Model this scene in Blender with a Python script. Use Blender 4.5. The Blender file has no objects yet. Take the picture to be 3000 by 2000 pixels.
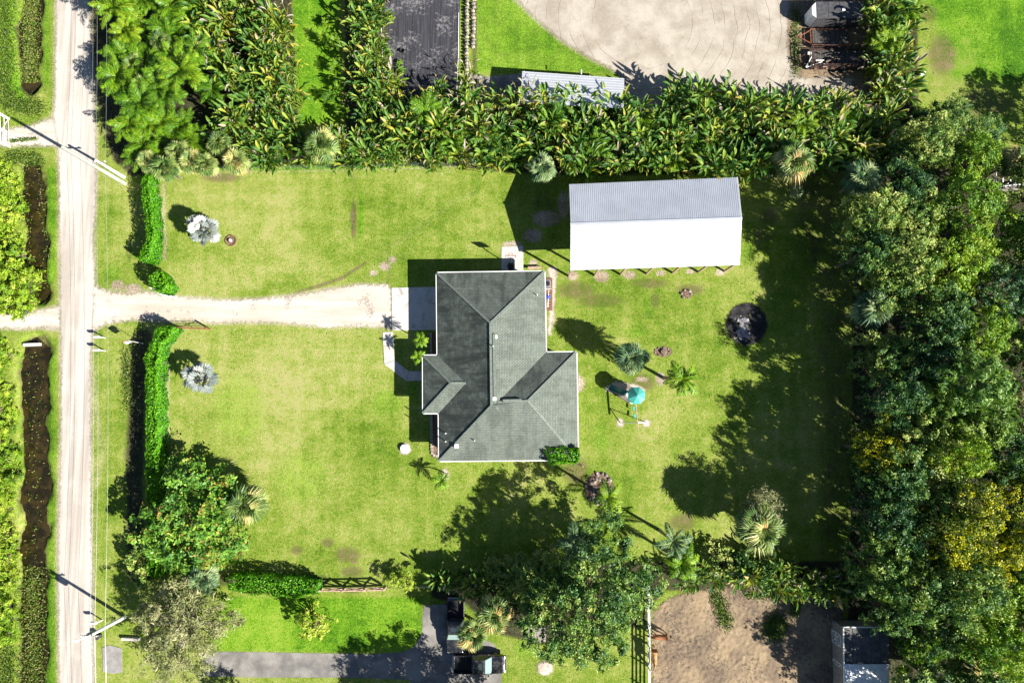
import bpy, bmesh, math, random
import numpy as np
from mathutils import Vector, Matrix, noise as mnoise

random.seed(7)
RS = np.random.RandomState(11)
R = math.radians
scene = bpy.context.scene
C = scene.collection

# ------------------------------------------------------------------ camera
CAM_H = 80.0
PITCH = math.atan(200 / 2000)
cam_data = bpy.data.cameras.new('camera')
cam_data.sensor_width = 36.0
cam_data.lens = 24.0
cam_data.clip_start = 0.5
cam_data.clip_end = 3000.0
cam = bpy.data.objects.new('camera', cam_data)
C.objects.link(cam)
cam.location = (0, 0, CAM_H)
cam.rotation_euler = (PITCH, 0, 0)
scene.camera = cam

# ------------------------------------------------------------------ sky, sun, exposure
SUN_ELEV = R(35)
SUN_AZ = math.atan2(-0.5, 0.866)          # direction towards the sun, from +X
world = bpy.data.worlds.new('World')
scene.world = world
world.use_nodes = True
wn = world.node_tree
wn.nodes.clear()
sky = wn.nodes.new('ShaderNodeTexSky')
sky.sky_type = 'NISHITA'
sky.sun_disc = False
sky.sun_elevation = SUN_ELEV
sky.sun_rotation = math.pi / 2 - SUN_AZ
sky.air_density = 0.7
sky.dust_density = 0.3
sky.ozone_density = 2.0
bg = wn.nodes.new('ShaderNodeBackground')
bg.inputs['Strength'].default_value = 0.05
wo = wn.nodes.new('ShaderNodeOutputWorld')
wn.links.new(sky.outputs[0], bg.inputs[0])
wn.links.new(bg.outputs[0], wo.inputs[0])
sd = bpy.data.lights.new('sun', 'SUN')
sd.energy = 5.0
sd.angle = R(0.5)
sd.color = (1.0, 0.945, 0.85)
sun = bpy.data.objects.new('sun', sd)
C.objects.link(sun)
sun_dir = Vector((math.cos(SUN_ELEV) * math.cos(SUN_AZ), math.cos(SUN_ELEV) * math.sin(SUN_AZ), math.sin(SUN_ELEV)))
sun.rotation_euler = sun_dir.to_track_quat('Z', 'Y').to_euler()
sun.location = sun_dir * 200
scene.view_settings.view_transform = 'Standard'
scene.view_settings.look = 'None'
scene.view_settings.gamma = 1.0
scene.view_settings.exposure = 1.38
scene.view_settings.use_curve_mapping = False
scene.cycles.max_bounces = 6
scene.cycles.diffuse_bounces = 3
scene.cycles.glossy_bounces = 2
scene.cycles.transmission_bounces = 4
scene.cycles.transparent_max_bounces = 8
scene.cycles.use_denoising = True

# ------------------------------------------------------------------ survey: photo point at a height -> place
CP, SP = math.cos(PITCH), math.sin(PITCH)
def P(px, py, z=0.0):
    x = (px - 1500) / 2000; y = -(py - 1000) / 2000
    dy = y * CP + SP
    dz = y * SP - CP
    t = (z - CAM_H) / dz
    return Vector((x * t, dy * t, z))
def to_px(X, Y, Z=0.0):
    dx, dy, dz = X, Y, Z - CAM_H
    yc = dy * CP + dz * SP
    zc = -dy * SP + dz * CP
    return 1500 + 2000 * dx / -zc, 1000 - 2000 * yc / -zc

# ------------------------------------------------------------------ helpers
ORG = {}
def tag(o, label=None, cat=None, group=None, kind=None):
    if label: o['label'] = label
    if cat: o['category'] = cat
    if group: o['group'] = group
    if kind: o['kind'] = kind
    return o
def thing(name, label, cat, loc=(0, 0, 0), group=None, rz=None):
    o = bpy.data.objects.new(name, None)
    o.empty_display_size = 0.3
    C.objects.link(o)
    o.location = loc
    if rz is not None: o.rotation_euler = (0, 0, rz); o['_local'] = 1     # parts given in the thing's own frame
    tag(o, label, cat, group)
    ORG[o.name] = Vector(loc)
    return o
def link(name, me, parent=None, loc=None, rot=None, scale=None):
    o = bpy.data.objects.new(name, me)
    C.objects.link(o)
    if parent is not None: o.parent = parent
    if loc is not None: o.location = loc
    if rot is not None: o.rotation_euler = rot
    if scale is not None: o.scale = scale if hasattr(scale, '__len__') else (scale,) * 3
    return o
def fast_mesh(name, V, F, mat=None, lv=None, smooth=False):
    """V (n,3), F (m,k) equal-sized faces; lv = one value per face"""
    V = np.asarray(V, dtype=np.float32); F = np.asarray(F, dtype=np.int32)
    me = bpy.data.meshes.new(name)
    me.vertices.add(len(V)); me.vertices.foreach_set('co', V.ravel())
    k = F.shape[1]
    me.loops.add(F.size); me.loops.foreach_set('vertex_index', F.ravel())
    me.polygons.add(len(F))
    me.polygons.foreach_set('loop_start', np.arange(0, F.size, k, dtype=np.int32))
    if smooth: me.polygons.foreach_set('use_smooth', np.ones(len(F), dtype=bool))
    me.update(calc_edges=True)
    if lv is not None:
        at = me.attributes.new('lv', 'FLOAT', 'FACE')
        at.data.foreach_set('value', np.asarray(lv, dtype=np.float32))
    if mat: me.materials.append(mat)
    return me

class MB:
    """collects shapes in world (or local) coordinates and links them as ONE mesh object"""
    def __init__(s): s.v = []; s.f = []; s.mi = []; s.m = 0
    def add(s, vs, fs):
        b = len(s.v); s.v += [tuple(v) for v in vs]
        s.f += [tuple(i + b for i in f) for f in fs]; s.mi += [s.m] * len(fs)
        return s
    def box(s, c, d, rz=0.0, rx=0.0, ry=0.0):
        mt = Matrix.Translation(Vector(c)) @ Matrix.Rotation(rz, 4, 'Z') @ Matrix.Rotation(ry, 4, 'Y') @ Matrix.Rotation(rx, 4, 'X')
        vs = [mt @ Vector((x * d[0] / 2, y * d[1] / 2, z * d[2] / 2)) for x in (-1, 1) for y in (-1, 1) for z in (-1, 1)]
        return s.add(vs, [(0, 1, 3, 2), (4, 6, 7, 5), (0, 4, 5, 1), (2, 3, 7, 6), (0, 2, 6, 4), (1, 5, 7, 3)])
    def tube(s, p0, p1, r0, r1=None, n=6, cap=True):
        if r1 is None: r1 = r0
        p0, p1 = Vector(p0), Vector(p1); d = (p1 - p0)
        if d.length < 1e-6: return s
        q = d.to_track_quat('Z', 'Y')
        vs = []
        for p, r in ((p0, r0), (p1, r1)):
            for i in range(n):
                a = 2 * math.pi * i / n
                vs.append(p + q @ Vector((r * math.cos(a), r * math.sin(a), 0)))
        fs = [(i, (i + 1) % n, n + (i + 1) % n, n + i) for i in range(n)]
        if cap: fs += [tuple(range(n - 1, -1, -1)), tuple(range(n, 2 * n))]
        return s.add(vs, fs)
    def path(s, pts, r, n=6):
        for i in range(len(pts) - 1):
            ra = r[i] if hasattr(r, '__len__') else r; rb = r[i + 1] if hasattr(r, '__len__') else r
            s.tube(pts[i], pts[i + 1], ra, rb, n)
        return s
    def bar(s, p0, p1, w, h):
        """rectangular bar between two points"""
        p0, p1 = Vector(p0), Vector(p1); d = p1 - p0
        x = d.normalized(); up = Vector((0, 0, 1))
        if abs(x.z) > 0.98: up = Vector((0, 1, 0))
        y = up.cross(x).normalized(); z = x.cross(y)
        vs = [p + y * (w / 2 * a) + z * (h / 2 * b) for p in (p0, p1) for a, b in ((-1, -1), (1, -1), (1, 1), (-1, 1))]
        return s.add(vs, [(3, 2, 1, 0), (4, 5, 6, 7), (0, 1, 5, 4), (1, 2, 6, 5), (2, 3, 7, 6), (3, 0, 4, 7)])
    def prism(s, poly, z0, z1):
        n = len(poly)
        vs = [(p[0], p[1], z0) for p in poly] + [(p[0], p[1], z1) for p in poly]
        a = sum(poly[i][0] * poly[(i + 1) % n][1] - poly[(i + 1) % n][0] * poly[i][1] for i in range(n))
        fs = [tuple(range(n - 1, -1, -1)), tuple(range(n, 2 * n))] + [(i, (i + 1) % n, n + (i + 1) % n, n + i) for i in range(n)]
        if a < 0: fs = [tuple(reversed(f)) for f in fs]
        return s.add(vs, fs)
    def lathe(s, c, prof, n=16, sx=1.0, sy=1.0, rz=0.0):
        c = Vector(c); vs = []
        for r, z in prof:
            for i in range(n):
                a = 2 * math.pi * i / n + rz
                vs.append((c.x + r * sx * math.cos(a), c.y + r * sy * math.sin(a), c.z + z))
        fs = []
        for k in range(len(prof) - 1):
            for i in range(n):
                fs.append((k * n + i, k * n + (i + 1) % n, (k + 1) * n + (i + 1) % n, (k + 1) * n + i))
        fs.append(tuple(range(n - 1, -1, -1))); b = (len(prof) - 1) * n; fs.append(tuple(range(b, b + n)))
        return s.add(vs, fs)
    def build(s, name, mats, parent=None, smooth=False, bevel=0.0):
        me = bpy.data.meshes.new(name)
        o0 = Vector((0, 0, 0))
        if parent is not None:
            r = parent
            while r.parent is not None: r = r.parent
            o0 = Vector((0, 0, 0)) if r.get('_local') else ORG.get(r.name, o0)
        me.from_pydata([(v[0] - o0.x, v[1] - o0.y, v[2] - o0.z) for v in s.v], [], s.f)
        for m in (mats if isinstance(mats, (list, tuple)) else [mats]): me.materials.append(m)
        me.polygons.foreach_set('material_index', s.mi)
        if smooth: me.polygons.foreach_set('use_smooth', [True] * len(s.f))
        o = link(name, me, parent)
        if bevel > 0:
            b = o.modifiers.new('bevel', 'BEVEL'); b.width = bevel; b.segments = 2; b.limit_method = 'ANGLE'
        return o

# ------------------------------------------------------------------ materials
MAT = {}
class G:
    """small node graph writer"""
    def __init__(s, name):
        s.mat = bpy.data.materials.new(name); s.mat.use_nodes = True
        s.nt = s.mat.node_tree; s.nt.nodes.clear()
        s.out = s.nt.nodes.new('ShaderNodeOutputMaterial')
    def put(s, sock, v):
        if isinstance(v, bpy.types.NodeSocket): s.nt.links.new(v, sock)
        elif isinstance(v, (int, float)) and sock.type in ('RGBA',): sock.default_value = (v, v, v, 1)
        elif isinstance(v, tuple) and sock.type == 'RGBA' and len(v) == 3: sock.default_value = (*v, 1)
        else: sock.default_value = v
    def n(s, t, ins=None, out=0, **props):
        nd = s.nt.nodes.new(t)
        for k, v in props.items(): setattr(nd, k, v)
        for k, v in (ins or {}).items(): s.put(nd.inputs[k], v)
        return nd.outputs[out]
    def pos(s): return s.n('ShaderNodeNewGeometry', out='Position')
    def obj(s): return s.n('ShaderNodeTexCoord', out='Object')
    def math(s, op, a, b=0.0, clamp=False): return s.n('ShaderNodeMath', {0: a, 1: b}, operation=op, use_clamp=clamp)
    def noise(s, vec, scale, detail=3.0, rough=0.55, dist=0.0):
        return s.n('ShaderNodeTexNoise', {'Vector': vec, 'Scale': scale, 'Detail': detail, 'Roughness': rough, 'Distortion': dist})
    def ramp(s, fac, stops, interp='LINEAR'):
        nd = s.nt.nodes.new('ShaderNodeValToRGB'); s.put(nd.inputs[0], fac)
        nd.color_ramp.interpolation = interp
        e = nd.color_ramp.elements
        while len(e) < len(stops): e.new(0.5)
        for i, (p, c) in enumerate(stops):
            e[i].position = p
            e[i].color = (c, c, c, 1) if isinstance(c, (int, float)) else (*c, 1)
        return nd.outputs[0]
    def rng(s, v, a, b, c=0.0, d=1.0, smooth=True):
        return s.n('ShaderNodeMapRange', {'Value': v, 'From Min': a, 'From Max': b, 'To Min': c, 'To Max': d}, interpolation_type='SMOOTHSTEP' if smooth else 'LINEAR')
    def mix(s, f, a, b, blend='MIX'):
        nd = s.nt.nodes.new('ShaderNodeMix'); nd.data_type = 'RGBA'; nd.blend_type = blend
        s.put(nd.inputs[0], f); s.put(nd.inputs[6], a); s.put(nd.inputs[7], b)
        return nd.outputs[2]
    def bump(s, h, strength=0.5, dist=0.05):
        return s.n('ShaderNodeBump', {'Height': h, 'Strength': strength, 'Distance': dist})
    def attr(s, name, out='Fac'): return s.n('ShaderNodeAttribute', attribute_name=name, out=out)
    def bsdf(s, col, rough=0.8, metal=0.0, spec=0.3, normal=None, **kw):
        ins = {'Base Color': col, 'Roughness': rough, 'Metallic': metal, 'Specular IOR Level': spec}
        if normal is not None: ins['Normal'] = normal
        ins.update(kw)
        return s.n('ShaderNodeBsdfPrincipled', ins)
    def done(s, sh):
        s.nt.links.new(sh, s.out.inputs[0]); return s.mat

def simple(name, col, rough=0.7, metal=0.0, var=0.25, scale=3.0, spec=0.3, bump=0.0, dirt=None):
    g = G(name); p = g.obj()
    nz = g.noise(p, scale, 4)
    c = g.mix(g.rng(nz, 0.3, 0.7), tuple(x * (1 - var) for x in col), tuple(min(1, x * (1 + var)) for x in col))
    if dirt:
        c = g.mix(g.rng(g.noise(p, scale * 0.6, 5), 0.5, 0.68, 0, 0.8), c, dirt)
    nrm = g.bump(g.noise(p, scale * 6, 3), bump, 0.03) if bump else None
    MAT[name] = g.done(g.bsdf(c, rough, metal, spec, nrm))
    return MAT[name]

def leafmat(name, stops, trans=0.3, rough=0.5, spread=0.25):
    g = G(name)
    lv = g.attr('lv')
    rnd = g.n('ShaderNodeObjectInfo', out='Random')
    f = g.math('ADD', lv, g.math('MULTIPLY', g.math('SUBTRACT', rnd, 0.5), spread), clamp=True)
    c = g.ramp(f, stops)
    d = g.bsdf(c, rough, 0.0, 0.35)
    t = g.n('ShaderNodeBsdfTranslucent', {'Color': g.mix(1.0, c, (1.0, 1.0, 0.55), 'MULTIPLY')})
    MAT[name] = g.done(g.n('ShaderNodeMixShader', {0: trans, 1: d, 2: t}))
    return MAT[name]

simple('bark', (0.16, 0.125, 0.09), 0.9, var=0.4, scale=5, bump=0.5)
simple('bark_grey', (0.32, 0.29, 0.25), 0.9, var=0.3, scale=5, bump=0.5)
simple('palm_trunk', (0.24, 0.2, 0.15), 0.9, var=0.35, scale=6, bump=0.6)
simple('white_paint', (0.78, 0.78, 0.76), 0.5, var=0.06, scale=2)
simple('white_vinyl', (0.8, 0.8, 0.8), 0.35, var=0.04, scale=2)
simple('concrete', (0.5, 0.47, 0.43), 0.9, var=0.12, scale=1.5, bump=0.2, dirt=(0.36, 0.33, 0.29))
simple('concrete_dull', (0.25, 0.24, 0.23), 0.9, var=0.15, scale=1.5, bump=0.2, dirt=(0.19, 0.18, 0.165))
simple('concrete_pole', (0.36, 0.39, 0.31), 0.85, var=0.12, scale=1.2)
simple('wood_pole', (0.42, 0.38, 0.33), 0.9, var=0.2, scale=3)
simple('wood_brown', (0.17, 0.09, 0.06), 0.8, var=0.3, scale=4)
simple('wood_pale', (0.4, 0.28, 0.21), 0.85, var=0.3, scale=4)
simple('wood_dark', (0.07, 0.065, 0.06), 0.9, var=0.4, scale=4)
simple('wood_grey', (0.27, 0.24, 0.22), 0.9, var=0.3, scale=4)
simple('rust_dark', (0.06, 0.035, 0.028), 0.85, var=0.5, scale=5, bump=0.3)
simple('rust', (0.2, 0.075, 0.04), 0.85, var=0.45, scale=5, bump=0.3)
simple('black_metal', (0.02, 0.02, 0.022), 0.45, var=0.3, scale=4)
simple('shed_roof', (0.085, 0.085, 0.088), 0.8, var=0.35, scale=2.5, dirt=(0.14, 0.135, 0.13))
simple('dark_grey', (0.06, 0.06, 0.065), 0.6, var=0.3, scale=3)
simple('grey_metal', (0.35, 0.36, 0.38), 0.4, 0.6, var=0.15, scale=3)
simple('rubber', (0.015, 0.015, 0.016), 0.9, var=0.2)
simple('rim', (0.6, 0.6, 0.62), 0.3, 0.7, var=0.1)
simple('red_plastic', (0.5, 0.03, 0.03), 0.4, var=0.1)
simple('blue_plastic', (0.03, 0.06, 0.3), 0.4, var=0.1)
simple('teal', (0.06, 0.34, 0.29), 0.45, var=0.1, scale=2)
simple('green_plastic', (0.03, 0.17, 0.14), 0.35, var=0.15, scale=2)
simple('stucco', (0.55, 0.5, 0.42), 0.9, var=0.06, scale=3, bump=0.3)
simple('mulch', (0.1, 0.055, 0.04), 0.95, var=0.5, scale=9, bump=0.9)
simple('rock_pale', (0.33, 0.28, 0.235), 0.9, var=0.35, scale=3, bump=0.5)
simple('rock_grey', (0.19, 0.17, 0.155), 0.9, var=0.35, scale=3, bump=0.5)
simple('hose_teal', (0.03, 0.3, 0.27), 0.5)
simple('tarp', (0.72, 0.73, 0.75), 0.45, var=0.08, scale=1.2, bump=0.5)
g = G('glass'); MAT['glass'] = g.done(g.bsdf((0.03, 0.045, 0.05), 0.08, 0.0, 0.8))
g = G('windshield'); MAT['windshield'] = g.done(g.bsdf((0.2, 0.28, 0.27), 0.12, 0.0, 0.8))
def carpaint(name, col):
    g = G(name)
    n = g.noise(g.obj(), 2.2, 5)
    MAT[name] = g.done(g.bsdf(g.mix(g.rng(n, 0.45, 0.7, 0, 0.35), col, (0.16, 0.15, 0.14)), g.rng(n, 0.3, 0.7, 0.18, 0.35), 0.2, 0.6, **{'Coat Weight': 0.6, 'Coat Roughness': 0.1}))
carpaint('black_paint', (0.012, 0.012, 0.016)); carpaint('charcoal_paint', (0.02, 0.022, 0.026))
# foliage colour families: painted shade darks to sunlit highlights
DEAD = (0.26, 0.19, 0.11)
leafmat('leaf_paddle', [(0.0, (0.012, 0.055, 0.01)), (0.3, (0.05, 0.14, 0.014)), (0.55, (0.125, 0.24, 0.025)), (0.78, (0.26, 0.34, 0.045)), (0.9, (0.42, 0.36, 0.03)), (0.95, (0.36, 0.29, 0.16)), (1.0, (0.4, 0.36, 0.3))], 0.3, spread=0.3)
leafmat('leaf_pinnate', [(0.0, (0.016, 0.075, 0.008)), (0.4, (0.085, 0.22, 0.01)), (0.75, (0.22, 0.37, 0.012)), (0.95, (0.37, 0.45, 0.03)), (1.0, (0.46, 0.32, 0.03))], 0.28, spread=0.3)
leafmat('leaf_fan', [(0.0, (0.02, 0.07, 0.03)), (0.4, (0.085, 0.17, 0.06)), (0.75, (0.24, 0.32, 0.14)), (0.93, (0.38, 0.42, 0.2)), (1.0, (0.42, 0.32, 0.14))], 0.15)
leafmat('leaf_fan_yellow', [(0.0, (0.03, 0.085, 0.015)), (0.4, (0.14, 0.22, 0.045)), (0.75, (0.33, 0.38, 0.12)), (0.93, (0.46, 0.44, 0.16)), (1.0, (0.44, 0.3, 0.1))], 0.15)
leafmat('leaf_silver', [(0.0, (0.13, 0.17, 0.16)), (0.5, (0.27, 0.3, 0.28)), (1.0, (0.42, 0.43, 0.4))], 0.06, spread=0.1)
leafmat('leaf_hedge', [(0.0, (0.008, 0.07, 0.002)), (0.4, (0.055, 0.23, 0.004)), (0.75, (0.15, 0.4, 0.008)), (1.0, (0.28, 0.5, 0.02))], 0.3, spread=0.1)
leafmat('leaf_oak', [(0.0, (0.01, 0.05, 0.02)), (0.35, (0.04, 0.125, 0.035)), (0.62, (0.12, 0.24, 0.04)), (0.85, (0.26, 0.38, 0.06)), (1.0, (0.42, 0.47, 0.13))], 0.22, spread=0.55)
leafmat('leaf_lime', [(0.0, (0.02, 0.09, 0.01)), (0.4, (0.1, 0.24, 0.014)), (0.75, (0.26, 0.42, 0.02)), (1.0, (0.42, 0.5, 0.06))], 0.25, spread=0.3)
leafmat('leaf_yellow', [(0.0, (0.014, 0.06, 0.014)), (0.4, (0.07, 0.15, 0.025)), (0.6, (0.24, 0.3, 0.02)), (0.78, (0.5, 0.5, 0.006)), (1.0, (0.64, 0.6, 0.012))], 0.25, spread=0.2)
leafmat('leaf_pine', [(0.0, (0.012, 0.06, 0.014)), (0.4, (0.08, 0.19, 0.03)), (0.75, (0.22, 0.37, 0.05)), (1.0, (0.38, 0.48, 0.1))], 0.25)
leafmat('leaf_mango', [(0.0, (0.012, 0.065, 0.014)), (0.4, (0.07, 0.2, 0.028)), (0.75, (0.19, 0.37, 0.035)), (0.93, (0.33, 0.47, 0.06)), (0.97, (0.5, 0.28, 0.07)), (1.0, (0.5, 0.28, 0.07))], 0.22, spread=0.02)
leafmat('leaf_olive', [(0.0, (0.06, 0.085, 0.03)), (0.45, (0.19, 0.22, 0.08)), (0.8, (0.34, 0.35, 0.15)), (1.0, (0.44, 0.4, 0.24))], 0.25, spread=0.1)
leafmat('leaf_weed', [(0.0, (0.03, 0.07, 0.012)), (0.45, (0.1, 0.18, 0.02)), (0.8, (0.2, 0.28, 0.03)), (1.0, (0.28, 0.23, 0.1))], 0.25)
leafmat('leaf_dry', [(0.0, (0.12, 0.09, 0.06)), (0.5, (0.26, 0.2, 0.13)), (1.0, (0.4, 0.33, 0.24))], 0.1)
leafmat('leaf_pink', [(0.0, (0.12, 0.05, 0.06)), (0.5, (0.3, 0.14, 0.16)), (1.0, (0.42, 0.3, 0.3))], 0.2)

# ground sheets whose edge thins out: 'edge' = metres inside the outline
def sheetmat(name, colfn, rough=0.9, soft=0.25, ragged=0.5, spec=0.2):
    g = G(name); p = g.pos()
    col, h, hs = colfn(g, p)
    nrm = g.bump(h, hs, 0.04) if h is not None else None
    b = g.bsdf(col, rough, 0, spec, nrm)
    e = g.math('ADD', g.attr('edge'), g.math('MULTIPLY', g.math('SUBTRACT', g.noise(p, 2.2, 5, 0.65), 0.5), ragged * 2))
    fac = g.rng(e, 0.0, soft)
    MAT[name] = g.done(g.n('ShaderNodeMixShader', {0: fac, 1: g.n('ShaderNodeBsdfTransparent'), 2: b}))
    return MAT[name]
def c_road(g, p):
    st = g.n('ShaderNodeMapping', {'Vector': p, 'Scale': (1.0, 0.035, 1.0)})
    n1 = g.noise(st, 1.3, 4); n2 = g.noise(p, 7, 4); n3 = g.noise(p, 0.25, 3)
    c = g.mix(g.rng(n1, 0.38, 0.62), (0.36, 0.32, 0.28), (0.49, 0.45, 0.405))
    c = g.mix(g.rng(n2, 0.52, 0.72, 0, 0.5), c, (0.28, 0.245, 0.21))
    c = g.mix(g.rng(n3, 0.45, 0.7, 0, 0.5), c, (0.5, 0.47, 0.43))
    return c, g.math('ADD', n2, n1), 0.35
sheetmat('road_sand', c_road, soft=0.45, ragged=0.45)
def c_drive(g, p):
    st = g.n('ShaderNodeMapping', {'Vector': p, 'Scale': (0.12, 1.0, 1.0)})
    n1 = g.noise(st, 0.9, 4); n2 = g.noise(p, 5, 5); n3 = g.noise(p, 0.5, 4)
    c = g.mix(g.rng(n1, 0.35, 0.65), (0.42, 0.37, 0.31), (0.53, 0.48, 0.42))
    c = g.mix(g.rng(g.math('MULTIPLY', n2, g.rng(n3, 0.45, 0.7, 0.6, 1.25)), 0.5, 0.7, 0, 0.75), c, (0.2, 0.165, 0.135))
    return c, n2, 0.5
sheetmat('drive_sand', c_drive, soft=0.4, ragged=0.85)
def c_arena(g, p):
    # groomed sand: ruts of turning wheels about the middle of the ring
    rel = g.n('ShaderNodeVectorMath', {0: p, 1: tuple(P(1880, 60))}, operation='SUBTRACT')
    ln = g.n('ShaderNodeVectorMath', {0: rel}, operation='LENGTH', out='Value')
    ln2 = g.math('ADD', ln, g.math('MULTIPLY', g.noise(p, 0.25, 2), 1.2))
    rut = g.math('ABSOLUTE', g.math('SINE', g.math('MULTIPLY', ln2, 2.3)))
    m = g.math('MULTIPLY', g.rng(rut, 0.0, 0.16, 1.0, 0.0), g.rng(ln, 4.5, 6.5))
    m = g.math('MULTIPLY', m, g.rng(g.noise(p, 0.2, 2), 0.4, 0.55))
    n1 = g.noise(p, 0.3, 6, 0.65, 0.2); n2 = g.noise(p, 3.5, 5); n3 = g.noise(p, 0.8, 6, 0.75)
    c = g.mix(g.rng(n1, 0.32, 0.68), (0.27, 0.235, 0.19), (0.4, 0.365, 0.31))
    c = g.mix(g.rng(n3, 0.54, 0.72, 0, 0.6), c, (0.2, 0.16, 0.12))
    c = g.mix(g.rng(n2, 0.5, 0.75, 0, 0.3), c, (0.44, 0.4, 0.35))
    c = g.mix(g.math('MULTIPLY', m, 0.7), c, (0.17, 0.14, 0.11))
    h = g.math('SUBTRACT', g.math('ADD', n2, n1), m)
    return c, h, 0.35
sheetmat('arena_sand', c_arena, soft=0.6, ragged=0.6)
def c_asphalt(g, p):
    n1 = g.noise(p, 0.5, 5, 0.6); n2 = g.noise(p, 9, 3)
    c = g.mix(g.rng(n1, 0.35, 0.68), (0.14, 0.135, 0.128), (0.27, 0.255, 0.235))
    c = g.mix(g.rng(n2, 0.5, 0.75, 0, 0.5), c, (0.11, 0.105, 0.1))
    return c, n2, 0.25
sheetmat('asphalt', c_asphalt, soft=0.06, ragged=0.06)
def c_paddock(g, p):
    n1 = g.noise(p, 0.35, 4); n2 = g.noise(p, 4.5, 5, 0.65); n3 = g.noise(p, 0.9, 4)
    c = g.mix(g.rng(n1, 0.35, 0.65), (0.17, 0.128, 0.088), (0.28, 0.21, 0.13))
    n4 = g.math('MULTIPLY', g.noise(p, 3.6, 6, 0.8), g.rng(g.noise(p, 0.25, 3), 0.3, 0.7, 1.1, 0.86))
    c = g.mix(g.rng(n3, 0.55, 0.7, 0, 0.7), c, (0.33, 0.255, 0.165))
    c = g.mix(g.rng(n4, 0.5, 0.6, 0, 0.8), c, (0.07, 0.055, 0.045))
    c = g.mix(g.rng(n2, 0.58, 0.7, 0, 0.5), c, (0.36, 0.29, 0.22))
    return c, n2, 0.9
sheetmat('paddock_dirt', c_paddock, soft=0.5, ragged=0.8)
def c_fabric(g, p):
    st = g.n('ShaderNodeMapping', {'Vector': p, 'Scale': (1.0, 0.03, 1.0)})
    n1 = g.noise(st, 5.5, 2); n2 = g.math('MULTIPLY', g.noise(p, 2.6, 6, 0.75), g.rng(g.noise(p, 0.35, 3), 0.3, 0.7, 0.8, 1.15))
    line = g.rng(g.math('ABSOLUTE', g.math('SINE', g.math('MULTIPLY', g.n('ShaderNodeSeparateXYZ', {0: p}), 5.2))), 0.0, 0.12, 1.0, 0.0)
    c = g.mix(g.rng(n1, 0.4, 0.62), (0.028, 0.028, 0.034), (0.05, 0.05, 0.06))
    c = g.mix(g.rng(n2, 0.5, 0.66, 0, 0.8), c, (0.2, 0.195, 0.2))
    c = g.mix(g.math('MULTIPLY', line, 0.25), c, (0.16, 0.16, 0.18))
    return c, n1, 0.15
sheetmat('weed_fabric', c_fabric, 0.7, soft=0.05, ragged=0.05)
def c_ash(g, p):
    n1 = g.noise(p, 1.2, 6, 0.7); n2 = g.noise(p, 7, 4)
    c = g.mix(g.rng(n1, 0.35, 0.7), (0.012, 0.012, 0.014), (0.05, 0.048, 0.05))
    return c, n2, 0.9
sheetmat('ash_black', c_ash, soft=0.5, ragged=0.5)
def c_ashw(g, p):
    n1 = g.noise(p, 2.2, 6, 0.7)
    return g.ramp(n1, [(0.38, (0.03, 0.03, 0.033)), (0.55, (0.22, 0.22, 0.235)), (0.72, (0.5, 0.5, 0.52))]), n1, 0.8
sheetmat('ash_white', c_ashw, soft=0.3, ragged=0.9)
def c_mulch(g, p):
    n1 = g.noise(p, 6, 5, 0.7); n2 = g.noise(p, 0.8, 3)
    c = g.mix(g.rng(n1, 0.35, 0.65), (0.07, 0.04, 0.03), (0.21, 0.14, 0.1))
    return g.mix(g.rng(n2, 0.45, 0.7, 0, 0.5), c, (0.28, 0.21, 0.16)), n1, 0.9
sheetmat('mulch_bed', c_mulch, soft=0.3, ragged=0.3)
def c_sandpatch(g, p):
    n1 = g.noise(p, 4, 5, 0.7)
    return g.mix(g.rng(n1, 0.35, 0.65), (0.36, 0.29, 0.23), (0.55, 0.48, 0.42)), n1, 0.5
sheetmat('sand_patch', c_sandpatch, soft=0.4, ragged=0.35)
def c_concrete(g, p):
    n1 = g.noise(p, 0.8, 6, 0.65, 0.4); n2 = g.noise(p, 8, 3)
    c = g.mix(g.rng(n1, 0.5, 0.68), (0.5, 0.475, 0.44), (0.25, 0.235, 0.215))
    c = g.mix(g.rng(n2, 0.4, 0.7, 0, 0.3), c, (0.5, 0.47, 0.43))
    return c, n2, 0.12
def plainsheet(name, fn, rough=0.9):
    g = G(name); c, h, hs = fn(g, g.pos()); MAT[name] = g.done(g.bsdf(c, rough, 0, 0.2, g.bump(h, hs, 0.03)))
plainsheet('concrete_slab', c_concrete)
def c_walk(g, p):
    n1 = g.noise(p, 1.6, 5); return g.mix(g.rng(n1, 0.35, 0.7), (0.5, 0.475, 0.45), (0.38, 0.36, 0.33)), n1, 0.1
plainsheet('concrete_walk', c_walk)
def c_water(g, p):
    n1 = g.noise(p, 0.8, 6, 0.7); n2 = g.noise(p, 6, 4, 0.8)
    c = g.mix(g.rng(n1, 0.4, 0.62), (0.012, 0.01, 0.004), (0.036, 0.026, 0.008))
    return g.mix(g.rng(n2, 0.58, 0.72, 0, 0.5), c, (0.08, 0.06, 0.02)), n2, 0.08
g = G('ditch_water'); c, h, hs = c_water(g, g.pos()); MAT['ditch_water'] = g.done(g.bsdf(c, 0.1, 0, 0.5, g.bump(h, hs * 0.5, 0.02)))

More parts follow.
